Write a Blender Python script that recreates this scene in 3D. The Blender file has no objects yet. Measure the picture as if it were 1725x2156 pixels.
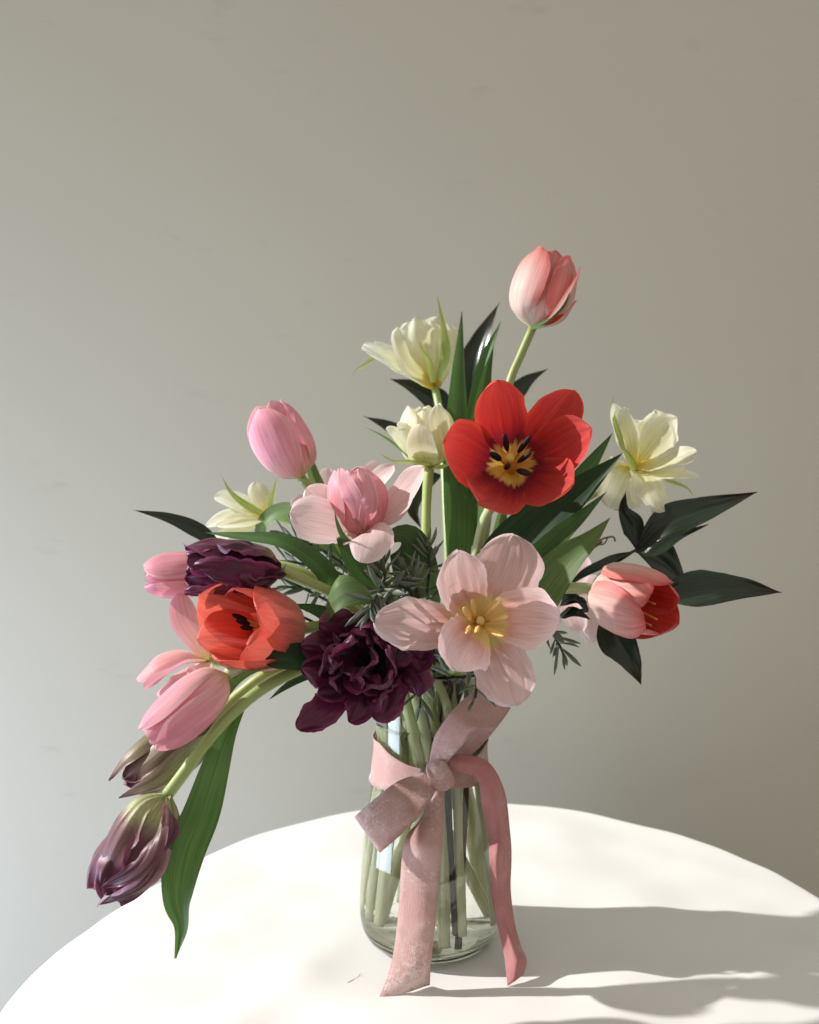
import bpy, math, random
from mathutils import Vector, noise, Matrix
random.seed(7)
sc = bpy.context.scene
COL = sc.collection

# ------------------------------------------------------------------ camera, world, lamps, exposure
CAMZ = 0.354                      # camera height above the table top; table top is z = 0
F = 1730.0                        # focal length in units of the 1725-wide view the plan was measured in
cam = bpy.data.cameras.new('camera'); camo = bpy.data.objects.new('camera', cam); COL.objects.link(camo)
camo.location = (0, 0, CAMZ); camo.rotation_euler = (math.radians(90), 0, 0)
cam.sensor_fit = 'HORIZONTAL'; cam.sensor_width = 36; cam.lens = 36*F/1725
cam.clip_start = 0.02; cam.clip_end = 100
cam.dof.use_dof = True; cam.dof.focus_distance = 0.57; cam.dof.aperture_fstop = 9.0
sc.camera = camo

world = bpy.data.worlds.new('World'); sc.world = world; world.use_nodes = True
bg = world.node_tree.nodes['Background']
bg.inputs[0].default_value = (0.86, 0.81, 0.73, 1); bg.inputs[1].default_value = 0.56

def lamp(name, kind, loc, target, energy, color, **kw):
    l = bpy.data.lights.new(name, kind); l.energy = energy; l.color = color
    for k, v in kw.items(): setattr(l, k, v)
    o = bpy.data.objects.new(name, l); COL.objects.link(o); o.location = loc
    o.rotation_euler = (Vector(target)-Vector(loc)).to_track_quat('-Z', 'Y').to_euler()
    return o
# low sunbeam entering through a window far to the left, parallel to the wall
lamp('sunbeam_lamp', 'SPOT', (-4.40, 0.84, 2.98), (0.03, 0.68, 0.22), 1380, (1.0, 0.972, 0.935),
     spot_size=math.radians(10.4), spot_blend=0.12, shadow_soft_size=0.040)
# soft sky light of the same window
lamp('window_lamp', 'AREA', (-1.50, 0.55, -0.38), (0.2, 1.15, -0.12), 27, (0.65, 0.76, 1.0),
     shape='RECTANGLE', size=0.9, size_y=1.1)

vs = sc.view_settings
sc.display_settings.display_device = 'sRGB'
vs.view_transform = 'Standard'; vs.look = 'None'; vs.exposure = 0.38; vs.gamma = 1.0
try: vs.use_curve_mapping = False
except Exception: pass
sc.cycles.sample_clamp_indirect = 4.0; sc.cycles.max_bounces = 16; sc.cycles.transparent_max_bounces = 24
sc.cycles.transmission_bounces = 16; sc.cycles.diffuse_bounces = 5

# ------------------------------------------------------------------ helpers
def P(u, v, d):
    return Vector(((u-862.5)/F*d, d, CAMZ-(v-1078.0)/F*d))
def px(n, d): return n/F*d        # size of n view units at distance d

def link(name, me, mat=None, parent=None):
    o = bpy.data.objects.new(name, me); COL.objects.link(o)
    if mat is not None and me is not None and not me.materials: me.materials.append(mat)
    if parent is not None:
        o.parent = parent
        o.matrix_parent_inverse = Matrix.Translation(-parent.location) if parent.type == 'EMPTY' else Matrix.Identity(4)
    return o
def tag(o, label, cat, group=None, kind=None):
    o['label'] = label; o['category'] = cat
    if group: o['group'] = group
    if kind: o['kind'] = kind
    return o
def thing(name, label, cat, loc, group=None):
    o = bpy.data.objects.new(name, None); COL.objects.link(o); o.location = loc
    o.empty_display_size = 0.01
    return tag(o, label, cat, group)

def catmull(pts, t):
    n = len(pts)-1
    if n == 1: return pts[0].lerp(pts[1], t)
    x = min(max(t, 0), 1)*n; i = min(int(x), n-1); f = x-i
    p1, p2 = pts[i], pts[i+1]
    p0 = pts[i-1] if i > 0 else p1*2-p2
    p3 = pts[i+2] if i+2 <= n else p2*2-p1
    return 0.5*((2*p1)+(p2-p0)*f+(2*p0-5*p1+4*p2-p3)*f*f+(3*p1-p0-3*p2+p3)*f**3)

def arc_sample(pts, n, ease=1.0):
    m = 120
    q = [catmull(pts, i/m) for i in range(m+1)]
    L = [0]
    for i in range(m): L.append(L[-1]+(q[i+1]-q[i]).length)
    out = []; k = 0
    for i in range(n+1):
        s = i/n; s = 1-(1-s)**ease
        s *= L[-1]
        while k < m-1 and L[k+1] < s: k += 1
        f = (s-L[k])/max(L[k+1]-L[k], 1e-9)
        out.append(((k+f)/m, q[k].lerp(q[k+1], f), s/L[-1]))
    return out

def mesh_from_grid(name, grid, uv, closed_v=False):
    nt, nv = len(grid), len(grid[0])
    verts = [c for row in grid for c in row]; faces = []
    uvs = [c for row in uv for c in row]
    for i in range(nt-1):
        for j in range(nv-1 if not closed_v else nv):
            j2 = (j+1) % nv
            faces.append((i*nv+j, i*nv+j2, (i+1)*nv+j2, (i+1)*nv+j))
    me = bpy.data.meshes.new(name); me.from_pydata([tuple(v) for v in verts], [], faces)
    ul = me.uv_layers.new(name='UVMap')
    for p in me.polygons:
        p.use_smooth = True
        for li in p.loop_indices: ul.data[li].uv = uvs[me.loops[li].vertex_index]
    me.update(); return me

PROF = {
    'petal':  dict(tp=.60, b=.30, e=2.3, q=.55),
    'round':  dict(tp=.55, b=.26, e=2.6, q=.50),
    'point':  dict(tp=.48, b=.34, e=1.7, q=.85),
    'narrow': dict(tp=.55, b=.22, e=2.0, q=.6),
    'leaf':   dict(tp=.34, b=.50, e=1.45, q=1.0),
    'tleaf':  dict(tp=.40, b=.55, e=2.0, q=.9),
    'droop':  dict(tp=.60, b=.30, e=1.55, q=1.0),
    'nand':   dict(tp=.38, b=.06, e=1.25, q=1.05),
    'sepal':  dict(tp=.30, b=.6, e=1.2, q=1.0),
}
def width_f(t, pr):
    if t < pr['tp']:
        x = t/pr['tp']; x = math.sin(x*math.pi/2)**1.15 if x > 0 else 0
        return pr['b']+(1-pr['b'])*x
    x = (t-pr['tp'])/(1-pr['tp'])
    return max((1-min(x, 1)**pr['e']), 0)**pr['q']

def blade(name, pts, hint, W, prof='petal', nt=22, nv=13, cup=0.5, fold=0.0, ruf=0.0, rf=3.0,
          edge=0.0, rib=0.0, crease=0.0, tipcurl=0.0, seed=None, twist=0.0, tcup=None):
    """Curved sheet along a midrib: petal, sepal or leaf. hint = vector (or list) the inner face looks at."""
    if seed is None: seed = random.random()*100
    hl = hint if isinstance(hint, (list, tuple)) and isinstance(hint[0], Vector) else None
    pr = PROF[prof]
    smp = arc_sample(pts, nt, 1.45)
    grid = []; uv = []; pn = None
    for k, (tt, M, t) in enumerate(smp):
        a = catmull(pts, max(tt-.015, 0)); b = catmull(pts, min(tt+.015, 1))
        tan = (b-a).normalized()
        h = catmull(hl, tt) if hl else Vector(hint)
        n = h-tan*h.dot(tan)
        if n.length < 1e-4: n = pn if pn else Vector((0, 0, 1))
        n.normalize(); pn = n
        s = tan.cross(n)
        if twist:
            R = Matrix.Rotation(twist*t, 3, tan); n = R @ n; s = R @ s
        w = W*max(width_f(t, pr), .015)
        c = cup if tcup is None else cup+(tcup-cup)*t
        row = []; ur = []
        for j in range(nv):
            v = -1+2*j/(nv-1)
            sg = 3.1*(1 if v > 0 else -1)
            e1 = 1+edge*abs(v)*(noise.noise(Vector((t*rf*2.3+seed, sg, seed)))+.45*noise.noise(Vector((t*rf*8+seed, sg, seed+4))))
            hw = w*.5*e1
            if abs(c) > .02:
                R = hw/c; q = M+s*(R*math.sin(v*c))+n*(R*(1-math.cos(v*c)))
            else: q = M+s*(hw*v)
            d = fold*abs(v)*hw
            if ruf: d += ruf*W*(abs(v)**1.4*(.25+t)*noise.noise(Vector((v*1.6+seed, t*rf, seed*.7)))
                                + .35*t*noise.noise(Vector((v*2.5, t*rf*.7, seed+9))))
            if rib: d += rib*W*(1-abs(v)**4)*noise.noise(Vector((v*5.0+seed, t*1.2, seed)))
            if crease: d -= crease*W*math.exp(-(v/.11)**2)*math.sin(math.pi*min(t*1.05, 1))
            if tipcurl: d += tipcurl*W*max(t-.7, 0)**2*8
            row.append(q+n*d); ur.append((v*.5+.5, t))
        grid.append(row); uv.append(ur)
    return mesh_from_grid(name, grid, uv)

def tube(name, pts, r0, r1, n=None, sides=10, cap=True, wob=0.0):
    if n is None: n = max(8, 7*(len(pts)-1))
    smp = arc_sample(pts, n)
    rings = []; uv = []; pn = None; sd = random.random()*50
    for tt, M, t in smp:
        a = catmull(pts, max(tt-.01, 0)); b = catmull(pts, min(tt+.01, 1)); tan = (b-a).normalized()
        if pn is None: pn = tan.orthogonal().normalized()
        pn = (pn-tan*pn.dot(tan)).normalized(); s = tan.cross(pn)
        r = (r0+(r1-r0)*t)*(1+wob*noise.noise(Vector((t*14, sd, 0))))
        rings.append([M+(pn*math.cos(2*math.pi*k/sides)+s*math.sin(2*math.pi*k/sides))*r for k in range(sides)])
        uv.append([(k/sides, t) for k in range(sides)])
    if cap:
        for idx, f in ((0, 1), (-1, 1)):
            c = sum(rings[idx], Vector())/sides
            tip = [c+(p-c)*.02 for p in rings[idx]]
            if idx == 0: rings.insert(0, tip); uv.insert(0, uv[0])
            else: rings.append(tip); uv.append(uv[-1])
    return mesh_from_grid(name, rings, uv, closed_v=True)

def lathe(name, prof, n=64, center=(0, 0, 0)):
    rows = []; uv = []
    for i, (r, z) in enumerate(prof):
        rows.append([Vector((center[0]+r*math.cos(2*math.pi*k/n), center[1]+r*math.sin(2*math.pi*k/n), center[2]+z)) for k in range(n)])
        uv.append([(k/n, i/len(prof)) for k in range(n)])
    return mesh_from_grid(name, rows, uv, closed_v=True)

# ------------------------------------------------------------------ materials
def newmat(name):
    m = bpy.data.materials.new(name); m.use_nodes = True
    nt = m.node_tree; nt.nodes.clear()
    out = nt.nodes.new('ShaderNodeOutputMaterial')
    def N(t, **kw):
        n = nt.nodes.new(t)
        for k, v in kw.items(): setattr(n, k, v)
        return n
    return m, nt, out, N, nt.links.new
def rgba(c): return (c[0], c[1], c[2], 1)
def ramp(N, stops, interp='LINEAR'):
    r = N('ShaderNodeValToRGB'); el = r.color_ramp.elements; r.color_ramp.interpolation = interp
    while len(el) < len(stops): el.new(.5)
    for e, (p, c) in zip(el, stops): e.position = p; e.color = rgba(c) if len(c) == 3 else c
    return r
def math_n(N, Lk, op, a, b=None, c=None):
    n = N('ShaderNodeMath', operation=op)
    for i, x in enumerate((a, b, c)):
        if x is None: continue
        if isinstance(x, (int, float)): n.inputs[i].default_value = x
        else: Lk(x, n.inputs[i])
    return n.outputs[0]
def mixc(N, Lk, f, a, b, mode='MIX'):
    n = N('ShaderNodeMix', data_type='RGBA', blend_type=mode)
    for sk, x in ((n.inputs[0], f), (n.inputs[6], a), (n.inputs[7], b)):
        if isinstance(x, (int, float)): sk.default_value = x
        elif isinstance(x, tuple): sk.default_value = rgba(x)
        else: Lk(x, sk)
    return n.outputs[2]

def petal_mat(name, inner, outer, edge_in=None, edge_out=None, edge_w=.55, transl=.38, streak=.35, rough=.5, sat=1.0,
              freq=16, spec=.22, bump=.10, edge_amt=.8):
    """inner / outer: ramp stops base -> tip for the inside and outside face of a petal."""
    m, nt, out, N, Lk = newmat(name)
    uvn = N('ShaderNodeUVMap'); uvn.uv_map = 'UVMap'
    sep = N('ShaderNodeSeparateXYZ'); Lk(uvn.outputs[0], sep.inputs[0])
    oi = N('ShaderNodeObjectInfo')
    v, t = sep.outputs[0], sep.outputs[1]
    comb = N('ShaderNodeCombineXYZ')
    Lk(math_n(N, Lk, 'MULTIPLY', v, freq), comb.inputs[0]); Lk(math_n(N, Lk, 'MULTIPLY', t, 1.6), comb.inputs[1])
    Lk(math_n(N, Lk, 'MULTIPLY', oi.outputs['Random'], 37.0), comb.inputs[2])
    nz = N('ShaderNodeTexNoise'); nz.inputs['Scale'].default_value = 1.0; nz.inputs['Detail'].default_value = 4; nz.inputs['Roughness'].default_value = .6
    Lk(comb.outputs[0], nz.inputs['Vector'])
    nb = N('ShaderNodeTexNoise'); nb.inputs['Scale'].default_value = 120; nb.inputs['Detail'].default_value = 3
    geo = N('ShaderNodeNewGeometry'); Lk(geo.outputs['Position'], nb.inputs['Vector'])
    tt = math_n(N, Lk, 'ADD', t, math_n(N, Lk, 'MULTIPLY', math_n(N, Lk, 'SUBTRACT', nz.outputs[0], .5), .22))
    ri = ramp(N, inner); Lk(tt, ri.inputs[0]); ro = ramp(N, outer); Lk(tt, ro.inputs[0])
    av = math_n(N, Lk, 'ABSOLUTE', math_n(N, Lk, 'SUBTRACT', math_n(N, Lk, 'MULTIPLY', v, 2.0), 1.0))
    ef = N('ShaderNodeMapRange'); ef.interpolation_type = 'SMOOTHSTEP'
    ef.inputs[1].default_value = edge_w; ef.inputs[2].default_value = 1.05
    tip = math_n(N, Lk, 'POWER', t, 6.0)
    Lk(math_n(N, Lk, 'MAXIMUM', math_n(N, Lk, 'MULTIPLY', av, math_n(N, Lk, 'MINIMUM', math_n(N, Lk, 'MULTIPLY', t, 3.0), 1.0)), tip), ef.inputs[0])
    efo = math_n(N, Lk, 'MULTIPLY', ef.outputs[0], edge_amt)
    ci = mixc(N, Lk, efo, ri.outputs[0], edge_in) if edge_in else ri.outputs[0]
    co = mixc(N, Lk, efo, ro.outputs[0], edge_out) if edge_out else ro.outputs[0]
    col = mixc(N, Lk, geo.outputs['Backfacing'], ci, co)
    mr = N('ShaderNodeMapRange'); mr.inputs[1].default_value = .25; mr.inputs[2].default_value = .75
    mr.inputs[3].default_value = 1-streak; mr.inputs[4].default_value = 1+streak*.55; Lk(nz.outputs[0], mr.inputs[0])
    cv = N('ShaderNodeCombineXYZ'); Lk(math_n(N, Lk, 'MULTIPLY', v, freq*4.2), cv.inputs[0]); Lk(math_n(N, Lk, 'MULTIPLY', t, 3.5), cv.inputs[1]); Lk(oi.outputs['Random'], cv.inputs[2])
    nv_ = N('ShaderNodeTexNoise'); nv_.inputs['Scale'].default_value = 1; nv_.inputs['Detail'].default_value = 3; Lk(cv.outputs[0], nv_.inputs['Vector'])
    vm = N('ShaderNodeMapRange'); vm.inputs[1].default_value = .32; vm.inputs[2].default_value = .68; vm.inputs[3].default_value = .86; vm.inputs[4].default_value = 1.08; Lk(nv_.outputs[0], vm.inputs[0])
    vary = N('ShaderNodeMapRange'); vary.inputs[3].default_value = .9; vary.inputs[4].default_value = 1.08; Lk(oi.outputs['Random'], vary.inputs[0])
    k = math_n(N, Lk, 'MULTIPLY', math_n(N, Lk, 'MULTIPLY', mr.outputs[0], vm.outputs[0]), vary.outputs[0])
    kc = N('ShaderNodeCombineColor')
    for i in range(3): Lk(k, kc.inputs[i])
    col = mixc(N, Lk, 1.0, col, kc.outputs[0], 'MULTIPLY')
    bs = N('ShaderNodeBsdfPrincipled'); Lk(col, bs.inputs['Base Color'])
    bs.inputs['Roughness'].default_value = rough; bs.inputs['Specular IOR Level'].default_value = spec
    bs.inputs['Sheen Weight'].default_value = .15; bs.inputs['Sheen Roughness'].default_value = .4
    tr = N('ShaderNodeBsdfTranslucent')
    hs = N('ShaderNodeHueSaturation'); hs.inputs['Saturation'].default_value = 1.05; hs.inputs['Value'].default_value = 1.0
    Lk(col, hs.inputs['Color']); Lk(hs.outputs[0], tr.inputs[0])
    bp = N('ShaderNodeBump'); bp.inputs['Strength'].default_value = bump; bp.inputs['Distance'].default_value = .002
    Lk(math_n(N, Lk, 'ADD', math_n(N, Lk, 'ADD', nz.outputs[0], math_n(N, Lk, 'MULTIPLY', nb.outputs[0], .8)), math_n(N, Lk, 'MULTIPLY', nv_.outputs[0], .35)), bp.inputs['Height'])
    Lk(bp.outputs[0], bs.inputs['Normal'])
    mx = N('ShaderNodeMixShader'); mx.inputs[0].default_value = transl
    Lk(bs.outputs[0], mx.inputs[1]); Lk(tr.outputs[0], mx.inputs[2]); Lk(mx.outputs[0], out.inputs[0])
    return m

def green_mat(name, c1, c2, transl=.3, rough=.38, spec=.45, freq=34, tipc=None, streak=.3, bump=.15, basec=None):
    m, nt, out, N, Lk = newmat(name)
    uvn = N('ShaderNodeUVMap'); uvn.uv_map = 'UVMap'
    sep = N('ShaderNodeSeparateXYZ'); Lk(uvn.outputs[0], sep.inputs[0])
    oi = N('ShaderNodeObjectInfo'); geo = N('ShaderNodeNewGeometry')
    comb = N('ShaderNodeCombineXYZ')
    Lk(math_n(N, Lk, 'MULTIPLY', sep.outputs[0], freq), comb.inputs[0]); Lk(math_n(N, Lk, 'MULTIPLY', sep.outputs[1], 1.4), comb.inputs[1])
    Lk(math_n(N, Lk, 'MULTIPLY', oi.outputs['Random'], 41.0), comb.inputs[2])
    nz = N('ShaderNodeTexNoise'); nz.inputs['Scale'].default_value = 1; nz.inputs['Detail'].default_value = 3; Lk(comb.outputs[0], nz.inputs['Vector'])
    nl = N('ShaderNodeTexNoise'); nl.inputs['Scale'].default_value = 28; nl.inputs['Detail'].default_value = 4; Lk(geo.outputs['Position'], nl.inputs['Vector'])
    f = math_n(N, Lk, 'ADD', math_n(N, Lk, 'MULTIPLY', nz.outputs[0], .5), math_n(N, Lk, 'MULTIPLY', nl.outputs[0], .5))
    mr = N('ShaderNodeMapRange'); mr.inputs[1].default_value = .3; mr.inputs[2].default_value = .7; Lk(f, mr.inputs[0])
    col = mixc(N, Lk, mr.outputs[0], c1, c2)
    if tipc:
        tp = math_n(N, Lk, 'POWER', sep.outputs[1], 9.0)
        col = mixc(N, Lk, tp, col, tipc)
    if basec:
        bm = N('ShaderNodeMapRange'); bm.interpolation_type = 'SMOOTHSTEP'; bm.inputs[1].default_value = .35; bm.inputs[2].default_value = .8; Lk(sep.outputs[1], bm.inputs[0])
        col = mixc(N, Lk, bm.outputs[0], col, basec)
    if streak:
        nf = N('ShaderNodeTexNoise'); nf.inputs['Scale'].default_value = 1; nf.inputs['Detail'].default_value = 2
        cf = N('ShaderNodeCombineXYZ'); Lk(math_n(N, Lk, 'MULTIPLY', sep.outputs[0], freq*2.6), cf.inputs[0]); Lk(math_n(N, Lk, 'MULTIPLY', sep.outputs[1], 3.0), cf.inputs[1]); Lk(oi.outputs['Random'], cf.inputs[2])
        Lk(cf.outputs[0], nf.inputs['Vector'])
        sm = N('ShaderNodeMapRange'); sm.inputs[1].default_value = .3; sm.inputs[2].default_value = .7; sm.inputs[3].default_value = 1-streak; sm.inputs[4].default_value = 1+streak; Lk(nf.outputs[0], sm.inputs[0])
        sc_ = N('ShaderNodeCombineColor')
        for q_ in range(3): Lk(sm.outputs[0], sc_.inputs[q_])
        col = mixc(N, Lk, 1.0, col, sc_.outputs[0], 'MULTIPLY')
    vary = N('ShaderNodeHueSaturation')
    vr = N('ShaderNodeMapRange'); vr.inputs[3].default_value = .8; vr.inputs[4].default_value = 1.2; Lk(oi.outputs['Random'], vr.inputs[0])
    Lk(vr.outputs[0], vary.inputs['Value']); Lk(col, vary.inputs['Color']); col = vary.outputs[0]
    bs = N('ShaderNodeBsdfPrincipled'); Lk(col, bs.inputs['Base Color'])
    bs.inputs['Roughness'].default_value = rough; bs.inputs['Specular IOR Level'].default_value = spec
    bp = N('ShaderNodeBump'); bp.inputs['Strength'].default_value = bump; bp.inputs['Distance'].default_value = .0015
    Lk(f, bp.inputs['Height']); Lk(bp.outputs[0], bs.inputs['Normal'])
    if transl > 0:
        tr = N('ShaderNodeBsdfTranslucent'); hs = N('ShaderNodeHueSaturation')
        hs.inputs['Value'].default_value = 1.7; hs.inputs['Hue'].default_value = .485; hs.inputs['Saturation'].default_value = 1.1
        Lk(col, hs.inputs['Color']); Lk(hs.outputs[0], tr.inputs[0])
        mx = N('ShaderNodeMixShader'); mx.inputs[0].default_value = transl
        Lk(bs.outputs[0], mx.inputs[1]); Lk(tr.outputs[0], mx.inputs[2]); Lk(mx.outputs[0], out.inputs[0])
    else: Lk(bs.outputs[0], out.inputs[0])
    return m

def plain_mat(name, c, rough=.5, spec=.4):
    m, nt, out, N, Lk = newmat(name)
    nz = N('ShaderNodeTexNoise'); nz.inputs['Scale'].default_value = 260; nz.inputs['Detail'].default_value = 3
    g = N('ShaderNodeNewGeometry'); Lk(g.outputs['Position'], nz.inputs['Vector'])
    col = mixc(N, Lk, nz.outputs[0], tuple(x*.75 for x in c), tuple(min(x*1.2, 1) for x in c))
    bs = N('ShaderNodeBsdfPrincipled'); Lk(col, bs.inputs['Base Color'])
    bs.inputs['Roughness'].default_value = rough; bs.inputs['Specular IOR Level'].default_value = spec
    Lk(bs.outputs[0], out.inputs[0]); return m

MRED = petal_mat('red_petal', [(0, (.80, .50, .06)), (.185, (.84, .60, .16)), (.235, (.24, .02, .04)), (.48, (.56, .052, .050)), (1, (.69, .090, .080))],
                 [(0, (.8, .6, .3)), (.3, (.75, .12, .08)), (1, (.78, .10, .07))], edge_in=(.80, .11, .08), edge_out=(.8, .12, .09), transl=.36, streak=.16, edge_w=.7)
MCORAL = petal_mat('coral_petal', [(0, (.10, .03, .02)), (.15, (.5, .07, .05)), (.45, (.76, .14, .10)), (1, (.84, .22, .16))],
                   [(0, (.88, .70, .45)), (.25, (.86, .45, .30)), (.6, (.84, .25, .20)), (1, (.84, .15, .11))], edge_in=(.86, .2, .14), edge_out=(.84, .16, .13), transl=.36, streak=.22)
MCORALB = petal_mat('coral_white_petal', [(0, (.5, .12, .05)), (.3, (.55, .04, .03)), (1, (.72, .07, .06))],
                    [(0, (.86, .78, .52)), (.18, (.90, .74, .62)), (.6, (.88, .58, .52)), (1, (.84, .25, .23))], edge_in=(.82, .16, .13), edge_out=(.80, .15, .15), edge_w=.45, transl=.3, streak=.3)
MPINK = petal_mat('pink_petal', [(0, (.80, .66, .25)), (.25, (.86, .50, .46)), (1, (.86, .40, .46))],
                  [(0, (.74, .66, .32)), (.16, (.85, .56, .50)), (.5, (.86, .42, .50)), (1, (.86, .40, .49))], edge_in=(.88, .52, .56), edge_out=(.90, .58, .62), transl=.36, streak=.22)
MPALE = petal_mat('pale_pink_petal', [(0, (.84, .62, .16)), (.28, (.86, .66, .30)), (.345, (.88, .46, .38)), (.44, (.88, .57, .55)), (1, (.90, .67, .67))],
                  [(0, (.86, .72, .45)), (.3, (.88, .62, .60)), (1, (.90, .66, .66))], edge_in=(.90, .72, .72), edge_out=(.92, .76, .76), transl=.36, streak=.09)
MPALEB = petal_mat('blush_petal', [(0, (.88, .62, .50)), (.3, (.90, .64, .62)), (1, (.91, .72, .72))],
                   [(0, (.86, .70, .50)), (.3, (.90, .62, .62)), (1, (.91, .70, .71))], edge_in=(.92, .78, .78), edge_out=(.93, .80, .80), transl=.36, streak=.09)
MROSE = petal_mat('rose_petal', [(0, (.86, .40, .36)), (.4, (.86, .36, .42)), (1, (.88, .46, .52))],
                  [(0, (.86, .38, .36)), (.4, (.86, .36, .42)), (1, (.88, .48, .54))], edge_in=(.92, .70, .72), edge_out=(.92, .70, .72), edge_w=.75, transl=.36, streak=.2)
MCREAM = petal_mat('cream_petal', [(0, (.86, .60, .05)), (.16, (.86, .74, .22)), (.38, (.86, .84, .52)), (1, (.90, .90, .74))],
                   [(0, (.60, .66, .16)), (.22, (.78, .78, .36)), (.6, (.86, .85, .54)), (1, (.90, .90, .74))], edge_in=(.92, .92, .84), edge_out=(.92, .92, .82), transl=.42, streak=.16)
MPURP = petal_mat('purple_petal', [(0, (.40, .38, .08)), (.1, (.18, .06, .05)), (.25, (.070, .010, .029)), (1, (.130, .018, .060))],
                  [(0, (.42, .44, .16)), (.16, (.30, .24, .12)), (.35, (.115, .024, .050)), (1, (.115, .020, .058))], edge_in=(.25, .04, .125), edge_out=(.26, .055, .14), transl=.28, streak=.45, rough=.36, spec=.4, freq=22)
MOLIVE = petal_mat('olive_purple_petal', [(0, (.5, .5, .25)), (.5, (.22, .08, .11)), (1, (.26, .06, .14))],
                   [(0, (.50, .54, .25)), (.28, (.48, .48, .25)), (.42, (.20, .10, .09)), (.75, (.15, .055, .075)), (1, (.16, .035, .08))], edge_out=(.30, .09, .17), edge_in=(.32, .1, .2), edge_amt=.65,
                   transl=.2, streak=.38, rough=.4, spec=.4, freq=12)
MGREENP = petal_mat('green_purple_petal', [(0, (.45, .45, .2)), (.5, (.2, .09, .09)), (1, (.26, .06, .14))],
                    [(0, (.24, .30, .11)), (.45, (.22, .235, .115)), (.8, (.26, .19, .13)), (1, (.24, .08, .12))], edge_out=(.27, .15, .14), edge_in=(.3, .1, .2), edge_amt=.6,
                    transl=.2, streak=.38, rough=.4, spec=.4, freq=12)
MLEAF = green_mat('tulip_leaf', (.036, .090, .026), (.075, .150, .046), transl=.2, rough=.52, spec=.3)
MLEAFM = green_mat('mid_tulip_leaf', (.060, .135, .036), (.115, .21, .066), transl=.26, rough=.52, spec=.3)
MLEAFD = green_mat('dark_tulip_leaf', (.018, .046, .018), (.036, .080, .030), transl=.15, rough=.5, spec=.3)
MLEAFL = green_mat('light_tulip_leaf', (.10, .185, .060), (.18, .275, .10), transl=.24, rough=.52, spec=.3)
MSTEM = green_mat('tulip_stem', (.28, .37, .11), (.40, .48, .19), transl=.0, rough=.4, freq=9, bump=.08, streak=.14, basec=(.78, .81, .52))
MSTEMP = green_mat('pale_stem', (.40, .48, .22), (.55, .60, .34), transl=.0, rough=.4, freq=9, bump=.08, streak=.14, basec=(.78, .81, .52))
MSEP = green_mat('sepal_green', (.24, .36, .08), (.50, .56, .22), transl=.3, rough=.45, freq=8)
MNAND = green_mat('nandina_leaf', (.010, .020, .011), (.017, .030, .015), transl=.05, rough=.22, spec=.42, freq=10, tipc=(.07, .02, .01), bump=.5)
MTWIG = plain_mat('dark_twig', (.03, .035, .02), .5)
MBROWN = plain_mat('brown_twig', (.10, .05, .025), .6)
MROSM = green_mat('rosemary_needle', (.075, .098, .068), (.20, .235, .18), transl=.08, rough=.5, freq=5, bump=.1)
MANTH = plain_mat('black_anther', (.012, .006, .008), .7)
MFILA = plain_mat('yellow_filament', (.72, .46, .10), .5)
MANTHY = plain_mat('cream_anther', (.80, .52, .18), .5)
MPIST = plain_mat('pistil', (.62, .36, .06), .5)

# wall
def wall_material():
    m, nt, out, N, Lk = newmat('painted_wall')
    g = N('ShaderNodeNewGeometry')
    n1 = N('ShaderNodeTexNoise'); n1.inputs['Scale'].default_value = 2.2; n1.inputs['Detail'].default_value = 5; Lk(g.outputs['Position'], n1.inputs['Vector'])
    n2 = N('ShaderNodeTexNoise'); n2.inputs['Scale'].default_value = 420; n2.inputs['Detail'].default_value = 4; Lk(g.outputs['Position'], n2.inputs['Vector'])
    col = mixc(N, Lk, n1.outputs[0], (.54, .515, .42), (.59, .565, .465))
    col = mixc(N, Lk, math_n(N, Lk, 'MULTIPLY', n2.outputs[0], .22), col, (.43, .41, .36))
    # sparse scuffs
    mp = N('ShaderNodeMapping'); mp.inputs['Scale'].default_value = (3.2, 1, 9.0); Lk(g.outputs['Position'], mp.inputs[0])
    n3 = N('ShaderNodeTexNoise'); n3.inputs['Scale'].default_value = 2.6; n3.inputs['Detail'].default_value = 6; n3.inputs['Roughness'].default_value = .65
    Lk(mp.outputs[0], n3.inputs['Vector'])
    sr = N('ShaderNodeMapRange'); sr.inputs[1].default_value = .63; sr.inputs[2].default_value = .78; sr.inputs[4].default_value = .30; Lk(n3.outputs[0], sr.inputs[0])
    col = mixc(N, Lk, sr.outputs[0], col, (.30, .28, .25))
    bs = N('ShaderNodeBsdfPrincipled'); Lk(col, bs.inputs['Base Color']); bs.inputs['Roughness'].default_value = .75; bs.inputs['Specular IOR Level'].default_value = .25
    bp = N('ShaderNodeBump'); bp.inputs['Strength'].default_value = .25; bp.inputs['Distance'].default_value = .001
    Lk(n2.outputs[0], bp.inputs['Height']); Lk(bp.outputs[0], bs.inputs['Normal']); Lk(bs.outputs[0], out.inputs[0]); return m
MWALL = wall_material()

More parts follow.
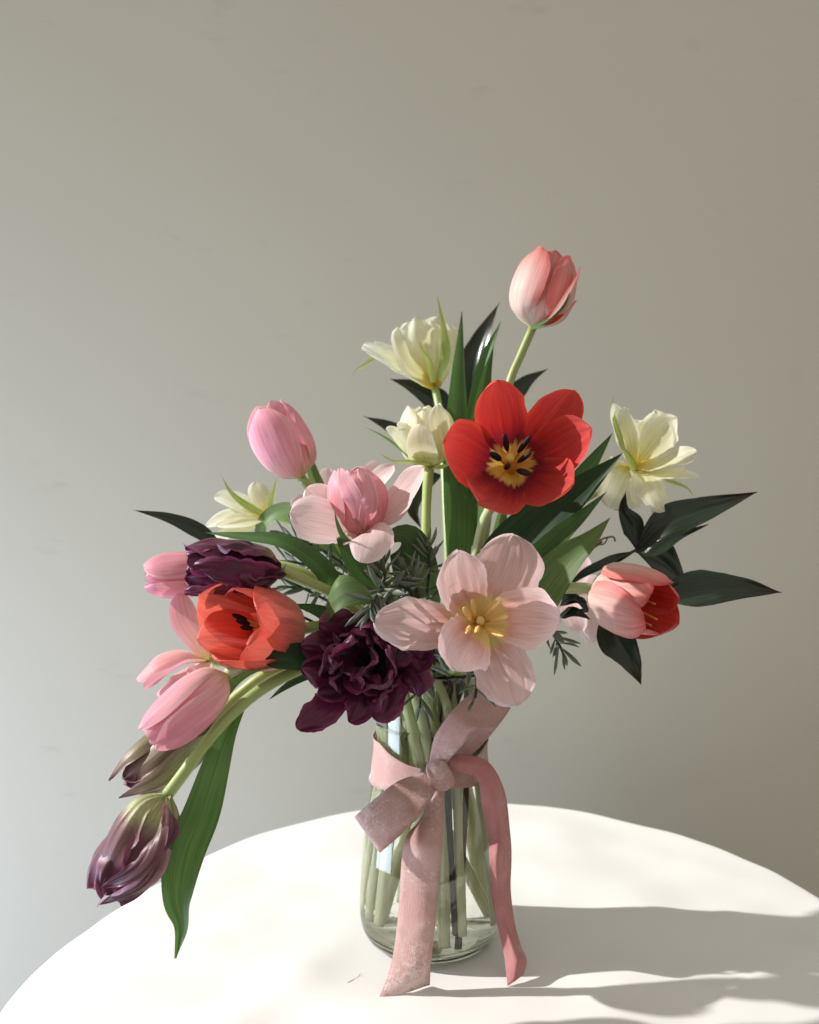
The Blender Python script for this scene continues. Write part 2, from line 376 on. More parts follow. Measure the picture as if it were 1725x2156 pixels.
def cloth_material():
    m, nt, out, N, Lk = newmat('white_cloth')
    g = N('ShaderNodeNewGeometry')
    w1 = N('ShaderNodeTexWave'); w1.inputs['Scale'].default_value = 470; w1.inputs['Distortion'].default_value = 1.5; w1.inputs['Detail Scale'].default_value = 3
    w1.bands_direction = 'X'; Lk(g.outputs['Position'], w1.inputs[0])
    w2 = N('ShaderNodeTexWave'); w2.inputs['Scale'].default_value = 430; w2.inputs['Distortion'].default_value = 1.5; w2.bands_direction = 'Y'; Lk(g.outputs['Position'], w2.inputs[0])
    h = math_n(N, Lk, 'ADD', w1.outputs['Fac'], w2.outputs['Fac'])
    n = N('ShaderNodeTexNoise'); n.inputs['Scale'].default_value = 9; n.inputs['Detail'].default_value = 5; Lk(g.outputs['Position'], n.inputs['Vector'])
    col = mixc(N, Lk, n.outputs[0], (.745, .74, .725), (.795, .79, .775))
    col = mixc(N, Lk, math_n(N, Lk, 'MULTIPLY', h, .05), col, (.66, .65, .62))
    bs = N('ShaderNodeBsdfPrincipled'); Lk(col, bs.inputs['Base Color']); bs.inputs['Roughness'].default_value = .85; bs.inputs['Specular IOR Level'].default_value = .15
    bs.inputs['Sheen Weight'].default_value = .2
    bp = N('ShaderNodeBump'); bp.inputs['Strength'].default_value = .18; bp.inputs['Distance'].default_value = .0004
    Lk(h, bp.inputs['Height']); Lk(bp.outputs[0], bs.inputs['Normal']); Lk(bs.outputs[0], out.inputs[0]); return m
MCLOTH = cloth_material()

def velvet_material(name, c1, c2, nap=.5, crush_glint=.8):
    m, nt, out, N, Lk = newmat(name)
    uvn = N('ShaderNodeUVMap'); uvn.uv_map = 'UVMap'; g = N('ShaderNodeNewGeometry')
    n1 = N('ShaderNodeTexNoise'); n1.inputs['Scale'].default_value = 60; n1.inputs['Detail'].default_value = 5; n1.inputs['Roughness'].default_value = .6
    Lk(g.outputs['Position'], n1.inputs['Vector'])
    n2 = N('ShaderNodeTexNoise'); n2.inputs['Scale'].default_value = 1500; n2.inputs['Detail'].default_value = 2; Lk(g.outputs['Position'], n2.inputs['Vector'])
    mp = N('ShaderNodeMapping'); mp.inputs['Scale'].default_value = (55, 6, 1); Lk(uvn.outputs[0], mp.inputs[0])
    n3 = N('ShaderNodeTexNoise'); n3.inputs['Scale'].default_value = 1; n3.inputs['Detail'].default_value = 3; Lk(mp.outputs[0], n3.inputs['Vector'])
    n4 = N('ShaderNodeTexNoise'); n4.inputs['Scale'].default_value = 900; n4.inputs['Detail'].default_value = 4; n4.inputs['Roughness'].default_value = .75; Lk(g.outputs['Position'], n4.inputs['Vector'])
    cr = N('ShaderNodeMapRange'); cr.inputs[1].default_value = .46; cr.inputs[2].default_value = .66; Lk(n1.outputs[0], cr.inputs[0])
    fl = N('ShaderNodeMapRange'); fl.inputs[1].default_value = .54; fl.inputs[2].default_value = .60
    Lk(math_n(N, Lk, 'ADD', math_n(N, Lk, 'MULTIPLY', n1.outputs[0], .32), math_n(N, Lk, 'MULTIPLY', n4.outputs[0], .68)), fl.inputs[0])
    n5 = N('ShaderNodeTexNoise'); n5.inputs['Scale'].default_value = 26; n5.inputs['Detail'].default_value = 3; Lk(g.outputs['Position'], n5.inputs['Vector'])
    n6 = N('ShaderNodeTexNoise'); n6.inputs['Scale'].default_value = 330; n6.inputs['Detail'].default_value = 6; n6.inputs['Roughness'].default_value = .8; Lk(g.outputs['Position'], n6.inputs['Vector'])
    glint = N('ShaderNodeMapRange'); glint.inputs[1].default_value = .545; glint.inputs[2].default_value = .60
    Lk(math_n(N, Lk, 'ADD', math_n(N, Lk, 'MULTIPLY', n5.outputs[0], .6), math_n(N, Lk, 'MULTIPLY', n6.outputs[0], .4)), glint.inputs[0])
    col = mixc(N, Lk, cr.outputs[0], c1, c2)
    col = mixc(N, Lk, math_n(N, Lk, 'MULTIPLY', glint.outputs[0], crush_glint), col, (.92, .80, .77))  # sparkle of the crushed pile painted into the base colour as pale flecks
    col = mixc(N, Lk, math_n(N, Lk, 'MULTIPLY', n3.outputs[0], .5), col, tuple(x*.82 for x in c1))
    bs = N('ShaderNodeBsdfPrincipled'); Lk(col, bs.inputs['Base Color']); bs.inputs['Specular IOR Level'].default_value = .5
    rr = N('ShaderNodeMapRange'); rr.inputs[3].default_value = .75; rr.inputs[4].default_value = .33; Lk(fl.outputs[0], rr.inputs[0]); Lk(rr.outputs[0], bs.inputs['Roughness'])
    sw = N('ShaderNodeMapRange'); sw.inputs[3].default_value = .25; sw.inputs[4].default_value = 1.0; Lk(fl.outputs[0], sw.inputs[0]); Lk(sw.outputs[0], bs.inputs['Sheen Weight'])
    bs.inputs['Sheen Roughness'].default_value = .28; bs.inputs['Sheen Tint'].default_value = (1, .90, .87, 1)
    bp = N('ShaderNodeBump'); bp.inputs['Strength'].default_value = .8; bp.inputs['Distance'].default_value = .0014
    Lk(math_n(N, Lk, 'ADD', math_n(N, Lk, 'ADD', n1.outputs[0], math_n(N, Lk, 'MULTIPLY', n4.outputs[0], .8)), math_n(N, Lk, 'MULTIPLY', n3.outputs[0], .8)), bp.inputs['Height'])
    Lk(bp.outputs[0], bs.inputs['Normal'])
    tr = N('ShaderNodeBsdfTranslucent'); tr.inputs[0].default_value = rgba(tuple(min(x*1.25, 1) for x in c1))
    b2 = N('ShaderNodeBump'); b2.inputs['Strength'].default_value = 1.0; b2.inputs['Distance'].default_value = .006
    Lk(math_n(N, Lk, 'ADD', math_n(N, Lk, 'MULTIPLY', n1.outputs[0], .7), math_n(N, Lk, 'MULTIPLY', n4.outputs[0], .6)), b2.inputs['Height'])
    gl = N('ShaderNodeBsdfGlossy'); gl.inputs[0].default_value = (.95, .84, .82, 1); gl.inputs['Roughness'].default_value = .42; Lk(b2.outputs[0], gl.inputs['Normal'])
    mg = N('ShaderNodeMixShader'); Lk(math_n(N, Lk, 'MULTIPLY', fl.outputs[0], nap), mg.inputs[0]); Lk(bs.outputs[0], mg.inputs[1]); Lk(gl.outputs[0], mg.inputs[2])
    mx = N('ShaderNodeMixShader'); mx.inputs[0].default_value = .15
    Lk(mg.outputs[0], mx.inputs[1]); Lk(tr.outputs[0], mx.inputs[2]); Lk(mx.outputs[0], out.inputs[0]); return m
MVELV = velvet_material('crushed_velvet', (.60, .36, .325), (.68, .455, .42), nap=.30)
MSATIN = velvet_material('velvet_reverse', (.58, .235, .235), (.64, .30, .295), nap=.04, crush_glint=.12)


def clear_material(name, face, graze, gloss_rough=.02, blend=.5, power=1.6, refl=.4):
    """Thin clear glass or water sheet: light passes straight through, reflection by Fresnel, tint deeper at grazing angles."""
    m, nt, out, N, Lk = newmat(name)
    lw = N('ShaderNodeLayerWeight'); lw.inputs['Blend'].default_value = blend
    sch = math_n(N, Lk, 'ADD', refl*.04, math_n(N, Lk, 'MULTIPLY', refl, math_n(N, Lk, 'POWER', lw.outputs['Facing'], 5.0)))
    col = mixc(N, Lk, math_n(N, Lk, 'POWER', lw.outputs['Facing'], power), face, graze)
    tr = N('ShaderNodeBsdfTransparent'); Lk(col, tr.inputs[0])
    gl = N('ShaderNodeBsdfGlossy'); gl.inputs['Roughness'].default_value = gloss_rough
    mx = N('ShaderNodeMixShader'); Lk(sch, mx.inputs[0]); Lk(tr.outputs[0], mx.inputs[1]); Lk(gl.outputs[0], mx.inputs[2])
    Lk(mx.outputs[0], out.inputs[0]); return m
def refractive(name, ior, col):
    m, nt, out, N, Lk = newmat(name)
    g = N('ShaderNodeBsdfGlass'); g.inputs['IOR'].default_value = ior; g.inputs['Roughness'].default_value = 0; g.inputs[0].default_value = rgba(col)
    Lk(g.outputs[0], out.inputs[0]); return m
MGLASS = refractive('clear_glass', 1.47, (.99, .995, .985))
MWATER = refractive('water', 1.333, (.992, .995, .975))
MGLASS_THIN = clear_material('thin_glass', (.990, .994, .988), (.30, .35, .30), power=4.5, refl=.42)
MWATER_THIN = clear_material('thin_water', (.97, .98, .945), (.74, .80, .66), power=3.5, refl=.08)

# ------------------------------------------------------------------ setting
FLOOR = -0.72
WALLY = 1.19
me = bpy.data.meshes.new('wall')
me.from_pydata([(-2.6, WALLY, FLOOR), (4, WALLY, FLOOR), (4, WALLY, 2.6), (-2.6, WALLY, 2.6),
                (-2.6, WALLY+.12, FLOOR), (4, WALLY+.12, FLOOR), (4, WALLY+.12, 2.6), (-2.6, WALLY+.12, 2.6)], [],
               [(0, 1, 2, 3), (5, 4, 7, 6), (0, 3, 7, 4), (1, 5, 6, 2), (3, 2, 6, 7), (0, 4, 5, 1)])
o = link('wall', me, MWALL); o['kind'] = 'structure'; o['label'] = 'plain grey beige painted wall behind the table'
me = bpy.data.meshes.new('floor')
me.from_pydata([(-3.5, -2.5, FLOOR-.004), (4, -2.5, FLOOR-.004), (4, WALLY+.2, FLOOR-.004), (-3.5, WALLY+.2, FLOOR-.004)], [], [(0, 1, 2, 3)])
MFLOOR = plain_mat('floor_boards', (.085, .07, .055), .6)
o = link('floor', me, MFLOOR); o['kind'] = 'structure'

# tablecloth
TC = Vector((0.066, 0.685)); TR = 0.312
def cloth_mesh():
    rows = []; uv = []
    na = 220
    radii = [0.0005]+[i/46 for i in range(1, 47)]
    def edge(a):
        # a = 0 is +x, 90 deg towards the wall
        left = math.exp(-((math.degrees(a)-200+ (360 if a < .3 else 0))/26)**2)
        return TR+.007*noise.noise(Vector((math.cos(a)*2.6, math.sin(a)*2.6, 3)))+.0022*noise.noise(Vector((math.cos(a)*9, math.sin(a)*9, 5)))+.05*left
    for f in radii:
        row = []; ur = []
        for k in range(na):
            a = 2*math.pi*k/na; r = edge(a)*f
            x = TC.x+r*math.cos(a); y = TC.y+r*math.sin(a)
            dv = math.hypot(x-.0172, y-.686)
            calm = min(max((dv-.065)/.07, 0), 1)*(1-f**6)
            z = calm*(.008*noise.noise(Vector((x*5.5, y*11+x*4, 2.2)))+.0034*noise.noise(Vector((x*15, y*22, 7))))
            # soft crease running to the front left of the vase
            d = ((x+.055)*.80+(y-.66)*-.60); e = math.exp(-(d/.022)**2)*min(max((dv-.06)/.05, 0), 1)
            z += .0035*e*(1 if x < .0 else 0)
            row.append(Vector((x, y, z))); ur.append((f, k/na))
        rows.append(row); uv.append(ur)
    lip = .014
    for i in range(1, 9):
        b = i/8*math.pi/2; row = []; ur = []
        for k in range(na):
            a = 2*math.pi*k/na; r = edge(a)+lip*math.sin(b)
            row.append(Vector((TC.x+r*math.cos(a), TC.y+r*math.sin(a), -lip*(1-math.cos(b))))); ur.append((1, k/na))
        rows.append(row); uv.append(ur)
    for i in range(1, 25):
        dz = (abs(FLOOR)-lip)*i/24; row = []; ur = []
        for k in range(na):
            a = 2*math.pi*k/na
            fold = .035*min(dz/.3, 1)*(math.sin(a*13+1.5*math.sin(a*3))+.5*noise.noise(Vector((a*4, dz*2, 1))))
            r = edge(a)+lip+fold+.03*dz
            row.append(Vector((TC.x+r*math.cos(a), TC.y+r*math.sin(a), -lip-dz))); ur.append((1+dz, k/na))
        rows.append(row); uv.append(ur)
    me = mesh_from_grid('tablecloth', [list(reversed(r)) for r in rows], [list(reversed(r)) for r in uv], closed_v=True)
    me.flip_normals(); return me
tag(link('tablecloth', cloth_mesh(), MCLOTH), 'smooth white cloth draped over the small round table', 'tablecloth')

# ------------------------------------------------------------------ vase, water, ribbon
VC = Vector((0.0172, 0.686))
outer = [(.0005, .0), (.040, .0), (.048, .0012), (.0540, .0060), (.0575, .0140), (.0588, .026), (.0583, .045), (.0565, .070), (.0535, .095), (.0500, .120),
         (.0470, .140), (.0455, .158), (.0450, .180), (.0450, .205), (.0454, .222), (.0449, .2238)]
inner = [(.0440, .2238), (.0436, .222), (.0434, .205), (.0434, .180), (.0440, .158), (.0455, .140), (.0485, .120), (.0520, .095), (.0550, .070), (.0568, .045),
         (.0572, .028), (.0558, .018), (.0510, .0115), (.040, .0085), (.0005, .0080)]
def smooth_prof(pr, n):
    pts = [Vector((r, 0, z)) for r, z in pr]
    return [(q.x, q.z) for _, q, _ in arc_sample(pts, n)]
OUT = smooth_prof(outer, 60); INN = smooth_prof(inner, 60)
def vase_r(z):
    b = min(OUT[8:], key=lambda p: abs(p[1]-z)); return b[0]
vase = thing('glass_vase', 'clear glass bottle-shaped vase holding the bouquet on the white tablecloth', 'vase', (VC.x, VC.y, 0))
link('glass_body', lathe('glass_body', OUT+INN, 96, (VC.x, VC.y, .0012)), MGLASS, vase)
WZ = 0.178
wp = [(r+.0004, z) for r, z in reversed(INN) if z < WZ]
wp = [(.0005, .0074)]+[(max(r, .0006), z-.0005) for r, z in wp[1:]]
wp += [(wp[-1][0], WZ+.0012), (wp[-1][0]-.0012, WZ+.0004), (wp[-1][0]-.003, WZ), (.0005, WZ)]
tag(link('water', lathe('water', wp, 96, (VC.x, VC.y, .0012)), MWATER), 'clear pale green water filling most of the glass vase', 'water')

def loft(name, edges, n=34, thick=.0007, across=9, rip=.0008, sd=0.0, hard=False):
    """Ribbon surface lofted through 2 or 3 edge polylines of equal length (each a list of points)."""
    rows = []; uv = []
    for i in range(n+1):
        t = i/n
        c = [catmull(e, t) for e in edges]
        row = []; ur = []
        for j in range(across):
            s = j/(across-1)
            q = (c[0].lerp(c[1], s*2) if s < .5 else c[1].lerp(c[2], s*2-1)) if hard else (catmull(c, s) if len(c) > 2 else c[0].lerp(c[1], s))
            row.append(q); ur.append((s, t))
        rows.append(row); uv.append(ur)
    for i in range(n+1):
        for j in range(across):
            q = rows[i][j]
            rows[i][j] = q+Vector((0, -1, .2))*rip*noise.noise(Vector((j*.35, i*.3, sd)))
    me = mesh_from_grid(name, rows, uv)
    return me
def ribbon_part(name, me, parent, thick=.0007, mat=None):
    o = link(name, me, mat or MVELV, parent)
    md = o.modifiers.new('solid', 'SOLIDIFY'); md.thickness = thick; md.offset = 0
    return o
def PL(lst): return [P(*a) for a in lst]

rib = thing('velvet_ribbon', 'dusty pink crushed velvet ribbon tied in a bow around the vase neck', 'ribbon', (VC.x+.004, VC.y-.052, .0))
# band round the neck
rows = []; uv = []
nb = 110
for i in range(nb+1):
    a = math.radians(-90+ 8 + 344*i/nb)      # starts just right of the front, round the back, ends just left of the front
    fr = 0.5+0.5*math.cos(a+math.pi/2 - math.radians(4))  # 1 at the front
    g = max(0, (fr-.72)/.28)**1.2
    hw = .0178*(1-g)+.0075*g
    if math.cos(a) > 0: hw *= .86
    zc = .1500-.0035*g
    row = []; ur = []
    for j in range(9):
        s = j/8; z = zc+hw*(2*s-1)
        r = vase_r(z)+.0016+.0022*g+.0012*noise.noise(Vector((a*3, s*2, 4)))*(1-abs(2*s-1)) + (.0012 if j in (0, 8) else 0)
        if math.cos(a) > .5: r += .0016*abs(noise.noise(Vector((a*7, s*3, 8))))
        row.append(Vector((VC.x+r*math.cos(a), VC.y+r*math.sin(a), z))); ur.append((s, i/nb*6))
    rows.append(row); uv.append(ur)
ribbon_part('neck_band', mesh_from_grid('neck_band', rows, uv), rib)
# upper right loop, out and back
ribbon_part('bow_loop', loft('bow_loop', [
    PL([(903, 1612, .628), (907, 1585, .622), (916, 1550, .610), (940, 1513, .602), (974, 1475, .602), (1013, 1448, .606), (1020, 1452, .622), (1000, 1480, .634), (965, 1550, .640), (935, 1610, .636)]),
    PL([(930, 1618, .626), (950, 1596, .618), (975, 1568, .608), (1003, 1536, .602), (1045, 1528, .606), (1073, 1494, .612), (1070, 1500, .628), (1040, 1540, .640), (1003, 1580, .642), (955, 1622, .638)])],
    n=60, sd=1), rib)
# lower left loop
ribbon_part('bow_loop', loft('bow_loop', [
    PL([(905, 1622, .628), (880, 1630, .622), (835, 1647, .614), (790, 1682, .608), (752, 1715, .607), (752, 1716, .612), (800, 1680, .618), (860, 1645, .626), (905, 1628, .632)]),
    PL([(925, 1650, .624), (908, 1683, .610), (880, 1722, .597), (845, 1757, .591), (805, 1792, .592), (806, 1790, .612), (850, 1750, .618), (890, 1700, .626), (915, 1652, .630)])],
    n=60, sd=5), rib)
# front tail
ribbon_part('ribbon_tail', loft('ribbon_tail', [
    PL([(908, 1650, 0.6290), (893, 1715, 0.6205), (856, 1762, 0.6160), (846, 1815, 0.6140), (841, 1900, 0.6150), (833, 1980, 0.6110), (820, 2045, 0.6060), (796, 2106, 0.5962)]),
    PL([(922, 1652, .624), (915, 1715, .613), (893, 1775, .606), (886, 1830, .606), (880, 1910, .605), (872, 1990, .602), (862, 2050, .600), (850, 2091, .6015)]),
    PL([(936, 1648, 0.6290), (935, 1715, 0.6145), (931, 1790, 0.6060), (926, 1845, 0.6050), (920, 1910, 0.6050), (912, 1990, 0.6010), (907, 2040, 0.6020), (905, 2074, 0.6122)])],
    n=50, sd=9, rip=.0012), rib)
# right tail, folded lengthwise and hanging down the side
ribbon_part('ribbon_tail', loft('ribbon_tail', [
    PL([(936, 1620, .628), (975, 1628, .626), (1006, 1640, .632), (1014, 1690, .640), (1028, 1755, .641), (1031, 1805, .632), (1034, 1870, .638), (1046, 1940, .634), (1060, 2000, .626), (1066, 2045, .617), (1069, 2076, .6120)]),
    PL([(945, 1606, .624), (985, 1606, .622), (1022, 1622, .630), (1040, 1690, .638), (1050, 1755, .636), (1046, 1805, .626), (1050, 1870, .632), (1062, 1940, .630), (1080, 1995, .622), (1087, 2032, .613), (1084, 2066, .6110)]),
    PL([(948, 1590, .628), (988, 1590, .626), (1032, 1608, .634), (1063, 1668, .644), (1074, 1755, .645), (1077, 1805, .638), (1075, 1870, .642), (1083, 1940, .637), (1096, 1990, .630), (1109, 2022, .622), (1102, 2052, .618)])],
    n=70, sd=14, rip=.0008, hard=True), rib, mat=MSATIN)
# knot
rows = []; uv = []
kc = P(927, 1632, .622); ka = Matrix.Rotation(math.radians(-28), 3, 'Y')
for i in range(19):
    th = math.pi*i/18; row = []; ur = []
    for k in range(28):
        ph = 2*math.pi*k/28
        sx = math.copysign(abs(math.cos(ph))**.7, math.cos(ph)); sy = math.copysign(abs(math.sin(ph))**.7, math.sin(ph))
        q = Vector((.0098*sx*math.sin(th)**.6, .0075*sy*math.sin(th)**.6, .0118*math.cos(th)))
        q.x *= 1+.10*math.cos(th*2.0)
        q += Vector((0, -1, 0))*(.0009*math.sin(q.x*900+2)+.0007*math.sin(q.x*2100+q.z*300))
        row.append(kc+ka @ q); ur.append((k/28, i/18))
    rows.append(row); uv.append(ur)
link('bow_knot', mesh_from_grid('bow_knot', rows, uv, closed_v=True), MVELV, rib)

# ------------------------------------------------------------------ bouquet builders
slot = [0]
SLOTS = [math.pi*2*k/22 for k in range(22)]
def vase_path(kind=0, ang=None):
    """Rim and foot points for a stem: spiral arrangement inside the vase."""
    i = slot[0]; slot[0] += 1
    if ang is None: ang = i*2.39996
    if SLOTS:
        k = min(range(len(SLOTS)), key=lambda q: abs(math.atan2(math.sin(SLOTS[q]-ang), math.cos(SLOTS[q]-ang))))
        ang = SLOTS.pop(k)
    rr = .036 if i % 3 else .020
    b = ang+(.35 if rr > .03 else 2.7)
    br = (.047 if rr > .03 else .036)+random.uniform(-.003, .003)
    zb = .014+random.random()*.012
    top = Vector((VC.x+rr*math.cos(ang), VC.y+rr*math.sin(ang), .218))
    neck = Vector((VC.x+rr*.86*math.cos(ang+.45), VC.y+rr*.86*math.sin(ang+.45), .150))
    bot = Vector((VC.x+br*math.cos(b), VC.y+br*math.sin(b), zb))
    mid = neck.lerp(bot, .5)
    return [top, neck, mid, bot]
def loose_end(ang):
    return [Vector((VC.x+.030*math.cos(ang), VC.y+.030*math.sin(ang), .212)), Vector((VC.x+.012*math.cos(ang), VC.y+.012*math.sin(ang), .165))]
def stem(parent, pts, r=.0036, r1=None, mat=None, to_vase=True, ang=None, name='stem'):
    pts = list(pts)
    if to_vase:
        if ang is None:
            d = pts[-1]-Vector((VC.x, VC.y, 0)); ang = math.atan2(d.y, d.x)
        pts += vase_path(ang=ang) if r > .0025 else loose_end(ang)
    return link(name, tube('stem', pts, r, r1 or r*1.08, n=8*len(pts), wob=.10), mat or MSTEM, parent)

def petals(parent, B, specs, mat, nm='petal', **kw):
    """specs: (pts after the base as (u,v,d) ..., width in view units, hint, options)"""
    for s in specs:
        pts = [B]+[P(*a) for a in s[0]]
        d = s[0][-1][2]; opt = dict(kw); opt.update(s[3] if len(s) > 3 else {})
        m = opt.pop('mat', mat)
        link(opt.pop('name', nm), blade(nm, pts, s[2], px(s[1], d), **opt), m, parent)

def bud(parent, B, T, R, mat, n=3, layers=2, rot=0.0, open=0.05, ruf=.03, nm='petal', wide=2.05, lens=None, rib=.012, edge=.03, prof='petal', sq=.75):
    ax = T-B; L = ax.length; ax = ax.normalized()
    e1 = ax.cross(Vector((0, 1, 0.01))).normalized(); e2 = ax.cross(e1)
    for ly in range(layers):
        k = 1-.13*ly
        for i in range(n):
            a = rot+2*math.pi*i/n+ly*math.pi/n
            rad = e1*math.cos(a)+e2*math.sin(a)
            LL = L*(1-.03*ly)*random.uniform(.95, 1.03)
            o_ = open*random.uniform(.6, 1.3)
            R_ = R*k
            rz = [(.10*R_, 0), (sq*R_, .12*LL), (R_*1.0, .36*LL), (R_*(.95+o_*.35), .64*LL), (R_*(.80+o_*.8), .84*LL), (R_*(.50+o_*1.5), LL)]
            pts = [B+rad*r+ax*z for r, z in rz]
            hint = [ax, -rad+ax*.5, -rad, -rad, -rad-ax*.3, -rad-ax*.7]
            link(nm, blade(nm, pts, hint, R_*wide, prof=prof, cup=1.0, tcup=.75, ruf=ruf, rf=3, rib=rib, edge=edge, crease=-.012, nt=24, nv=17), mat, parent)

def sepal(parent, pts, w, hint=(0, -1, .3), mat=None, name='sepal', **kw):
    q = PL(pts); d = pts[-1][2]
    kk = dict(prof='sepal', cup=.5, nt=16, nv=7); kk.update(kw)
    link(name, blade(name, q, Vector(hint), px(w, d), **kk), mat or MSEP, parent)
def leaf(parent, pts, w, hint=(0, -1, .3), mat=None, name='leaf', **kw):
    q = PL(pts); d = sum(a[2] for a in pts)/len(pts)
    kk = dict(prof='leaf', cup=.35, fold=.12, nt=30, nv=11, ruf=.05, rf=2.2, rib=.006); kk.update(kw)
    h = [Vector(a) for a in hint] if isinstance(hint, list) else Vector(hint)
    link(name, blade(name, q, h, px(w, d), **kk), mat or MLEAF, parent)
def ellipsoid(name, c, ax, l, r, mat, parent, seg=10):
    ax = ax.normalized(); a = ax.orthogonal().normalized(); b = ax.cross(a); rows = []; uv = []
    for i in range(9):
        th = math.pi*i/8
        rows.append([c+ax*(-l*math.cos(th))+(a*math.cos(2*math.pi*k/seg)+b*math.sin(2*math.pi*k/seg)*.75)*r*max(math.sin(th), .02)**.7 for k in range(seg)])
        uv.append([(k/seg, i/8) for k in range(seg)])
    return link(name, mesh_from_grid(name, rows, uv, True), mat, parent)
def V3(*a): return Vector(a)
TU = 'tulips of the bouquet'
def tulip(label, B, name='tulip'):
    # an Empty where the stem stands in the vase
    return thing(name, label, 'tulip', B, TU)

# ------------------------------------------------------------------ tulips
CAMH = V3(0, -1, .15)
# tallest coral bud
B = P(1122, 690, .70); t = tulip('tallest tulip, a closed coral and pale pink bud on a long stem', B)
bud(t, B, P(1168, 528, .695), px(67, .70), MCORALB, rot=.5, open=.04, ruf=.05, prof='round')
petals(t, B, [([(1170, 660, .67), (1212, 600, .672), (1224, 562, .675)], 46, V3(-1, .2, .5), dict(cup=.6)),
              ([(1185, 668, .675), (1216, 632, .675)], 30, V3(-1, .1, .5), dict(cup=.5))], MCORALB)
sepal(t, [(1118, 692, .695), (1150, 678, .675), (1190, 640, .668), (1202, 600, .665)], 15, (-.3, -1, .2), MLEAF)
stem(t, [B]+PL([(1098, 745, .70), (1072, 810, .70), (1042, 940, .70), (1022, 1120, .70), (985, 1280, .695)]), .0036, mat=MSTEM)
leaf(t, [(960, 1250, .715), (962, 1120, .718), (958, 950, .722), (962, 800, .725), (973, 656, .725)], 74, (.5, -1, .1), MLEAF, fold=.25, cup=.2)
leaf(t, [(1000, 1150, .735), (1008, 930, .735), (1018, 780, .735), (1054, 676, .735)], 66, (-.4, -1, .1), MLEAF, fold=.35, cup=.3)
leaf(t, [(990, 1050, .705), (1008, 900, .705), (1022, 800, .705), (1040, 728, .705)], 52, (.1, -1, .1), MLEAF, fold=.7, cup=.4)

# open red tulip
B = P(1075, 985, .645); t = tulip('wide open red tulip with black anthers and yellow throat', B)
petals(t, B, [
    ([(1062, 920, .64), (1048, 850, .618), (1046, 800, .600)], 122, V3(.1, -1, -.2), dict(cup=.45, seed=3)),
    ([(1130, 925, .64), (1180, 865, .625), (1208, 822, .610)], 112, V3(-.1, -1, -.1), dict(cup=.5, seed=7)),
    ([(1140, 965, .632), (1205, 930, .606), (1246, 905, .578)], 128, V3(-.4, -1, 0), dict(cup=.55, seed=11)),
    ([(1125, 1010, .628), (1172, 1025, .602), (1205, 1020, .575)], 140, V3(-.4, -1, .4), dict(cup=.5, seed=14)),
    ([(1050, 1030, .625), (1032, 1050, .602), (1008, 1056, .575)], 150, V3(.2, -1, .7), dict(cup=.5, seed=17)),
    ([(1012, 970, .632), (965, 950, .612), (936, 935, .585)], 150, V3(.4, -1, 0), dict(cup=.5, seed=21))],
    MRED, prof='round', ruf=.07, rf=2.5, rib=.02, edge=.05, crease=.016, nt=28, nv=19)
c = P(1075, 975, .62)
link('pistil', tube('pistil', [B, P(1078, 985, .62), P(1074, 962, .598)], .0042, .0034), MPIST, t)
for (u, v, d, u2, v2, d2) in [(1069, 948, .612, 1062, 915, .603), (1092, 952, .610, 1116, 920, .600), (1054, 968, .608, 1034, 954, .600),
                              (1092, 972, .606, 1117, 954, .597), (1090, 990, .604, 1116, 998, .596), (1066, 985, .605, 1070, 980, .594)]:
    a, b = P(u, v, d), P(u2, v2, d2)
    f = link('stamen', tube('stamen', [B, P((u+1075)/2, (v+985)/2, .628), a.lerp(b, .3)], .0012, .0009, sides=7), MFILA, t)
    ellipsoid('anther', a.lerp(b, .5), b-a, (b-a).length*.55, .0027, MANTH, f)
    f.children[0].matrix_parent_inverse = f.matrix_basis.inverted()
stem(t, [B]+PL([(1060, 1030, .665), (1022, 1090, .675), (1004, 1160, .68), (975, 1290, .68)]), .0040, mat=MSTEMP)
leaf(t, [(1000, 1290, .675), (1070, 1180, .665), (1150, 1090, .655), (1235, 1020, .645), (1312, 953, .635)], 120, (-.45, -1, -.1), MLEAFD, fold=.28, cup=.25)
leaf(t, [(1020, 1310, .66), (1100, 1210, .648), (1175, 1130, .64), (1225, 1085, .638), (1278, 1035, .638)], 62, (-.5, -1, -.4), MLEAF, fold=.2, cup=.25)
leaf(t, [(1120, 1150, .70), (1190, 1060, .70), (1240, 985, .70), (1290, 912, .70)], 58, (-.5, -1, -.2), MLEAF, fold=.25)
leaf(t, [(1040, 1190, .668), (1050, 1110, .666), (1068, 1030, .665)], 34, (.3, -1, 0), MLEAFL, fold=.5)

# pink bud, upper left
B = P(634, 1006, .66); t = tulip('closed pink bud leaning outward on a bare stem above the small cream tulip', B)
bud(t, B, P(558, 850, .65), px(60, .66), MPINK, rot=1.2, open=.03, ruf=.03)
stem(t, [B]+PL([(655, 1030, .665), (700, 1085, .67), (770, 1180, .68), (850, 1300, .685)]), .0037)
leaf(t, [(770, 1230, .70), (700, 1100, .69), (660, 1000, .69), (626, 886, .70)], 40, (.2, -1, .2), MLEAFL, fold=.4)

